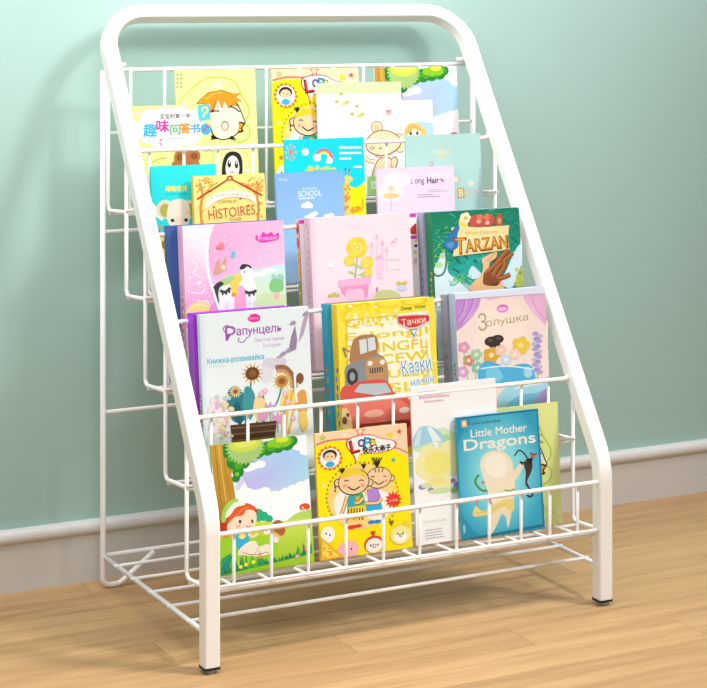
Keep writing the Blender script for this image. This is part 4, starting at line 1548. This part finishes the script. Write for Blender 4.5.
a.T('олyшка', 352, 196, 226, 44, 'b8a878', bold=-.005, rot=4)
# pink and green blossoms, a lavender sprig and a blue bowl of flowers
for x, y, c, m in ((125, 330, 'e49ac4', 'f6d8a0'), (150, 400, 'd88c6a', 'f8d8c2'), (120, 460, 'e6a4d4', 'fbe6f0'), (190, 370, 'a4d4ac', 'f4e2c2'), (195, 440, '8cc4b4', 'eef0c8')):
    flower(a, x, y, 30, c, m)
for p in ([(125, 350), (135, 440), (150, 520)], [(192, 390), (188, 460), (185, 520)]):
    a.L(p, 5, '9cc8a0')
for i in range(16):
    a.E(512 + (9 if i % 2 else -9) + 6 * math.sin(i), 262 + i * 14, 17, 12, ('b4a4d4', 'c8bce0', 'a898cc')[i % 3])
a.L([(512, 470), (515, 520)], 6, '9cb8a4')
a.C([(268, 300, 36, 26), (300, 290, 34, 24), (285, 320, 30, 18)], '3a3430')
a.C([(262, 296, 14, 9), (305, 285, 12, 8)], '5c544e')
flower(a, 268, 375, 42, 'e2ac44', 'f8e6a8')
flower(a, 318, 350, 30, 'f6cdb8', 'f8ead8')
flower(a, 425, 325, 46, 'f2cc4a', 'f8e69a')
flower(a, 392, 370, 28, 'f8d6c4', 'fbeee0')
flower(a, 345, 400, 26, 'c8e2f0', 'f4fafc')
a.S([(210, 520), (208, 440), (240, 405), (300, 420), (350, 440), (420, 425), (470, 430), (495, 470), (490, 520), (350, 545)], '54b4dc')
a.S([(240, 490), (250, 440), (300, 440), (330, 500), (270, 520)], '7ccce8')
a.S([(440, 450), (470, 440), (485, 480), (465, 500), (445, 490)], 'a4daf0')
a.L([(212, 446), (300, 436), (400, 440), (490, 456)], 7, 'e2f4f8')
a.S([(300, 640), (330, 560), (420, 530), (520, 520), (575, 505), (580, 590), (460, 620), (380, 700)], 'a8dcea')
a.S([(330, 680), (400, 600), (520, 580), (580, 560), (580, 660), (420, 720)], '78c4e0')
a.L([(390, 560), (450, 545), (540, 530)], 8, 'e2f4f8')
a.S([(500, 640), (530, 580), (590, 560), (590, 660)], 'a898cc')
a.P([(70, 76), (66, 30), (560, -10), (566, 42)], 'e2eaf8')
book('picture_book', 'pastel hardcover with lilac curtains and a blue bowl of flowers, right of the fourth tray', .4373, .092, .2279, .10, .1567, .2226, .018, 'cfdcee', a,
     spine='b8cce0', spine_art=spine_art(.018, .2143, 'pastel', ['8a8a5a', 'a09a6a'], .45, .98, 18), hard=True)
book('picture_book', 'grey hardcover whose spine shows behind the pastel curtain book', .4340, .111, .2257, .10, .1640, .2206, .018, '9a9fae', None,
     spine='9ca0ae', spine_art=spine_art(.018, .2214, 'grey', ['b8a860', '868a9a'], .3, .98, 18), hard=True)

# ---- lowest tray
a = Art(.1436, .1727, (210.5, 445.4), (306.5, 434.4), (218.0, 577.2), (205, 430, 4.587))
meadow_cover(a)
book('picture_book', 'paperback with a red haired girl reading under a tree, leftmost on the lowest tray', .0294, .041, .1093, .15, .1436, .1727, .003, 'a8d43c', a)
ax = kids_cover(.1447, .1722, (314.8, 433.9), (406.4, 423.3), (320.8, 561.0))
book('picture_book', 'yellow paperback with two cartoon children in full view on the lowest tray', .1855, .047, .1085, .11, .1447, .1722, .005, 'f6dc4a', ax)

a = Art(.1411, .2226, (410.5, 386.9), (495.3, 378.0), (416.6, 545.9), (400, 370, 3.62))
a.B(0, 1, 'fdfdfc')
bars(a, 66, 78, 100, 3, 7, 2, 'b4b2b0')
for j in range(11):
    a.R(72 + j * 10, 102 - j * .9, 8, 8, 'f0a8c8')
for j in range(7):
    a.R(90 + j * 10, 116 - j * .9, 8, 7, 'f0b0cc')
a.C([(175, 280, 40, 60), (150, 240, 30, 30), (190, 330, 30, 60), (85, 280, 40, 20)], 'd6f0c4')
a.C([(180, 300, 16, 30), (165, 255, 14, 20)], 'b4e09a')
a.S([(46, 280), (50, 240), (80, 205), (130, 215), (165, 260), (120, 262), (80, 275)], 'a8d8ee')
a.P([(95, 208), (112, 208), (150, 258), (118, 262)], 'eef8fc')
a.P([(62, 225), (78, 212), (70, 275), (50, 278)], 'd2ecf6')
a.C([(130, 345, 78, 62), (100, 300, 26, 26), (175, 285, 28, 28), (135, 415, 50, 34)], 'f6f2b0')
a.C([(132, 340, 46, 44)], 'f8ee84')
a.C([(132, 405, 28, 18)], 'f6ea92')
a.C([(80, 425, 14, 10), (205, 425, 14, 16), (110, 435, 10, 8), (190, 405, 9, 9)], 'a48ad8')
a.C([(150, 440, 50, 10), (95, 420, 20, 8)], 'cfeab4')
a.C([(195, 440, 14, 12)], '8cd088')
for j in range(6):
    a.R(88 + j * 14, 552 - j * 1.2, 9, 8, 'e2f0c0')
bars(a, 90, 580, 70, 4, 10, 3, 'b8b6b4', 5)
a.R(212, 545, 12, 24, 'd8d8d6')
book('picture_book', 'tall white paperback with a pale yellow and green watercolour, beside the yellow children paperback', .3396, .053, .1077, .08, .1411, .2226, .003, 'fdfdfc', a)

a = green_quiz_cover(.1450, .1779, (473.4, 411.4), (557.5, 401.8), (477.8, 535.9), (452, 405, 4.914), 112, 30)
a.R(520, 530, 16, 30, 'f2f6c8')
book('picture_book', 'pale green paperback half hidden behind the blue book, rightmost on the lowest tray', .4440, .059, .1070, .07, .1450, .1779, .003, 'e0ea90', a)

a = Art(.1391, .1729, (456.0, 417.8), (538.0, 408.4), (462.7, 540.9), (452, 405, 4.914))
a.P([(10, 60), (430, 10), (460, 610), (40, 680)], ['2a92b6', '36a2c0', '3aaac8', '2890b2'])
for i in range(12):
    f = i / 11
    c = [int(p * (1 - f) + q * f) for p, q in zip((58, 170, 200), (138, 222, 232))]
    a.E(232, 340, 225 - 120 * f, 340 - 190 * f, c, n=30)
for p in ([(25, 65), (425, 20)], [(448, 605), (45, 668)]):
    a.L(p, 14, '1a7a9c', smooth=False)
a.L([(420, 25), (448, 605)], 10, '1a84a8', smooth=False)
a.P([(45, 78), (70, 74), (72, 108), (48, 112)], 'f0c088')
a.E(58, 92, 8, 9, 'f8e8c8')
a.T('A Little Golden Book', 158, 84, 160, 15, '1c3a4a')
a.T('Little Mother', 228, 127, 276, 38, 'f4f0e4', bold=.02)
a.T('of', 70, 130, 16, 10, '2a7a94')
a.T('Dragons', 233, 190, 352, 70, 'f4efe2', bold=.03)
# green sprig, big cream egg in a golden sash, small dark lizard with orange wings
a.S([(185, 560), (190, 500), (285, 490), (290, 530), (272, 612), (262, 560), (240, 545), (215, 600), (188, 640)], 'f2e0c0')
a.L([(130, 345), (112, 380), (140, 420), (170, 425)], 12, '5a9a4a')
a.L([(170, 425), (210, 440), (190, 460)], 10, '5a9a4a')
a.P([(140, 380), (160, 375), (152, 398)], 'e0782c')
a.P([(115, 455), (128, 470), (118, 500)], 'e0782c')
a.P([(170, 480), (205, 455), (212, 470), (180, 505)], 'e0782c')
a.S([(284, 350), (310, 320), (336, 288), (346, 310), (326, 352), (296, 388)], 'f4e2c4')
a.S([(136, 300), (150, 252), (200, 228), (255, 235), (292, 280), (302, 350), (306, 430), (290, 490), (250, 520), (210, 510), (182, 460), (165, 400), (148, 350)], 'f4e6c8')
a.S([(156, 300), (168, 262), (205, 244), (245, 250), (270, 290), (258, 350), (215, 365), (175, 345)], 'faf2de')
a.S([(100, 545), (115, 500), (150, 525), (210, 490), (280, 465), (302, 490), (295, 530), (250, 510), (190, 540), (130, 552)], 'ecd884')
a.L([(120, 535), (190, 520), (260, 490)], 4, 'd8bc5a')
a.L([(255, 425), (285, 428), (305, 420)], 8, '7ab04a')
for p, w_ in (([(305, 255), (325, 228), (350, 240), (372, 275)], 7), ([(330, 285), (352, 290), (375, 275), (388, 300), (375, 340), (362, 380), (375, 415), (395, 440), (385, 460), (365, 452)], 9), ([(345, 300), (330, 285)], 6)):
    a.L(p, w_, '3a2620')
a.S([(352, 290), (378, 268), (394, 300), (384, 345), (368, 380), (372, 415), (358, 395), (360, 340)], '46302a')
a.S([(368, 275), (395, 265), (390, 290), (378, 295)], '2c1c18')
a.P([(380, 240), (416, 244), (400, 268), (386, 262)], 'd86a3a')
a.L([(380, 240), (400, 250), (416, 244)], 4, '3a2620')
a.R(60, 610, 10, 42, '8cd0dc')
book('picture_book', 'turquoise blue book with a large cream egg and small dark lizard, on the lowest tray', .4076, .040, .1093, .11, .1391, .1729, .005, '38a8c6', a)
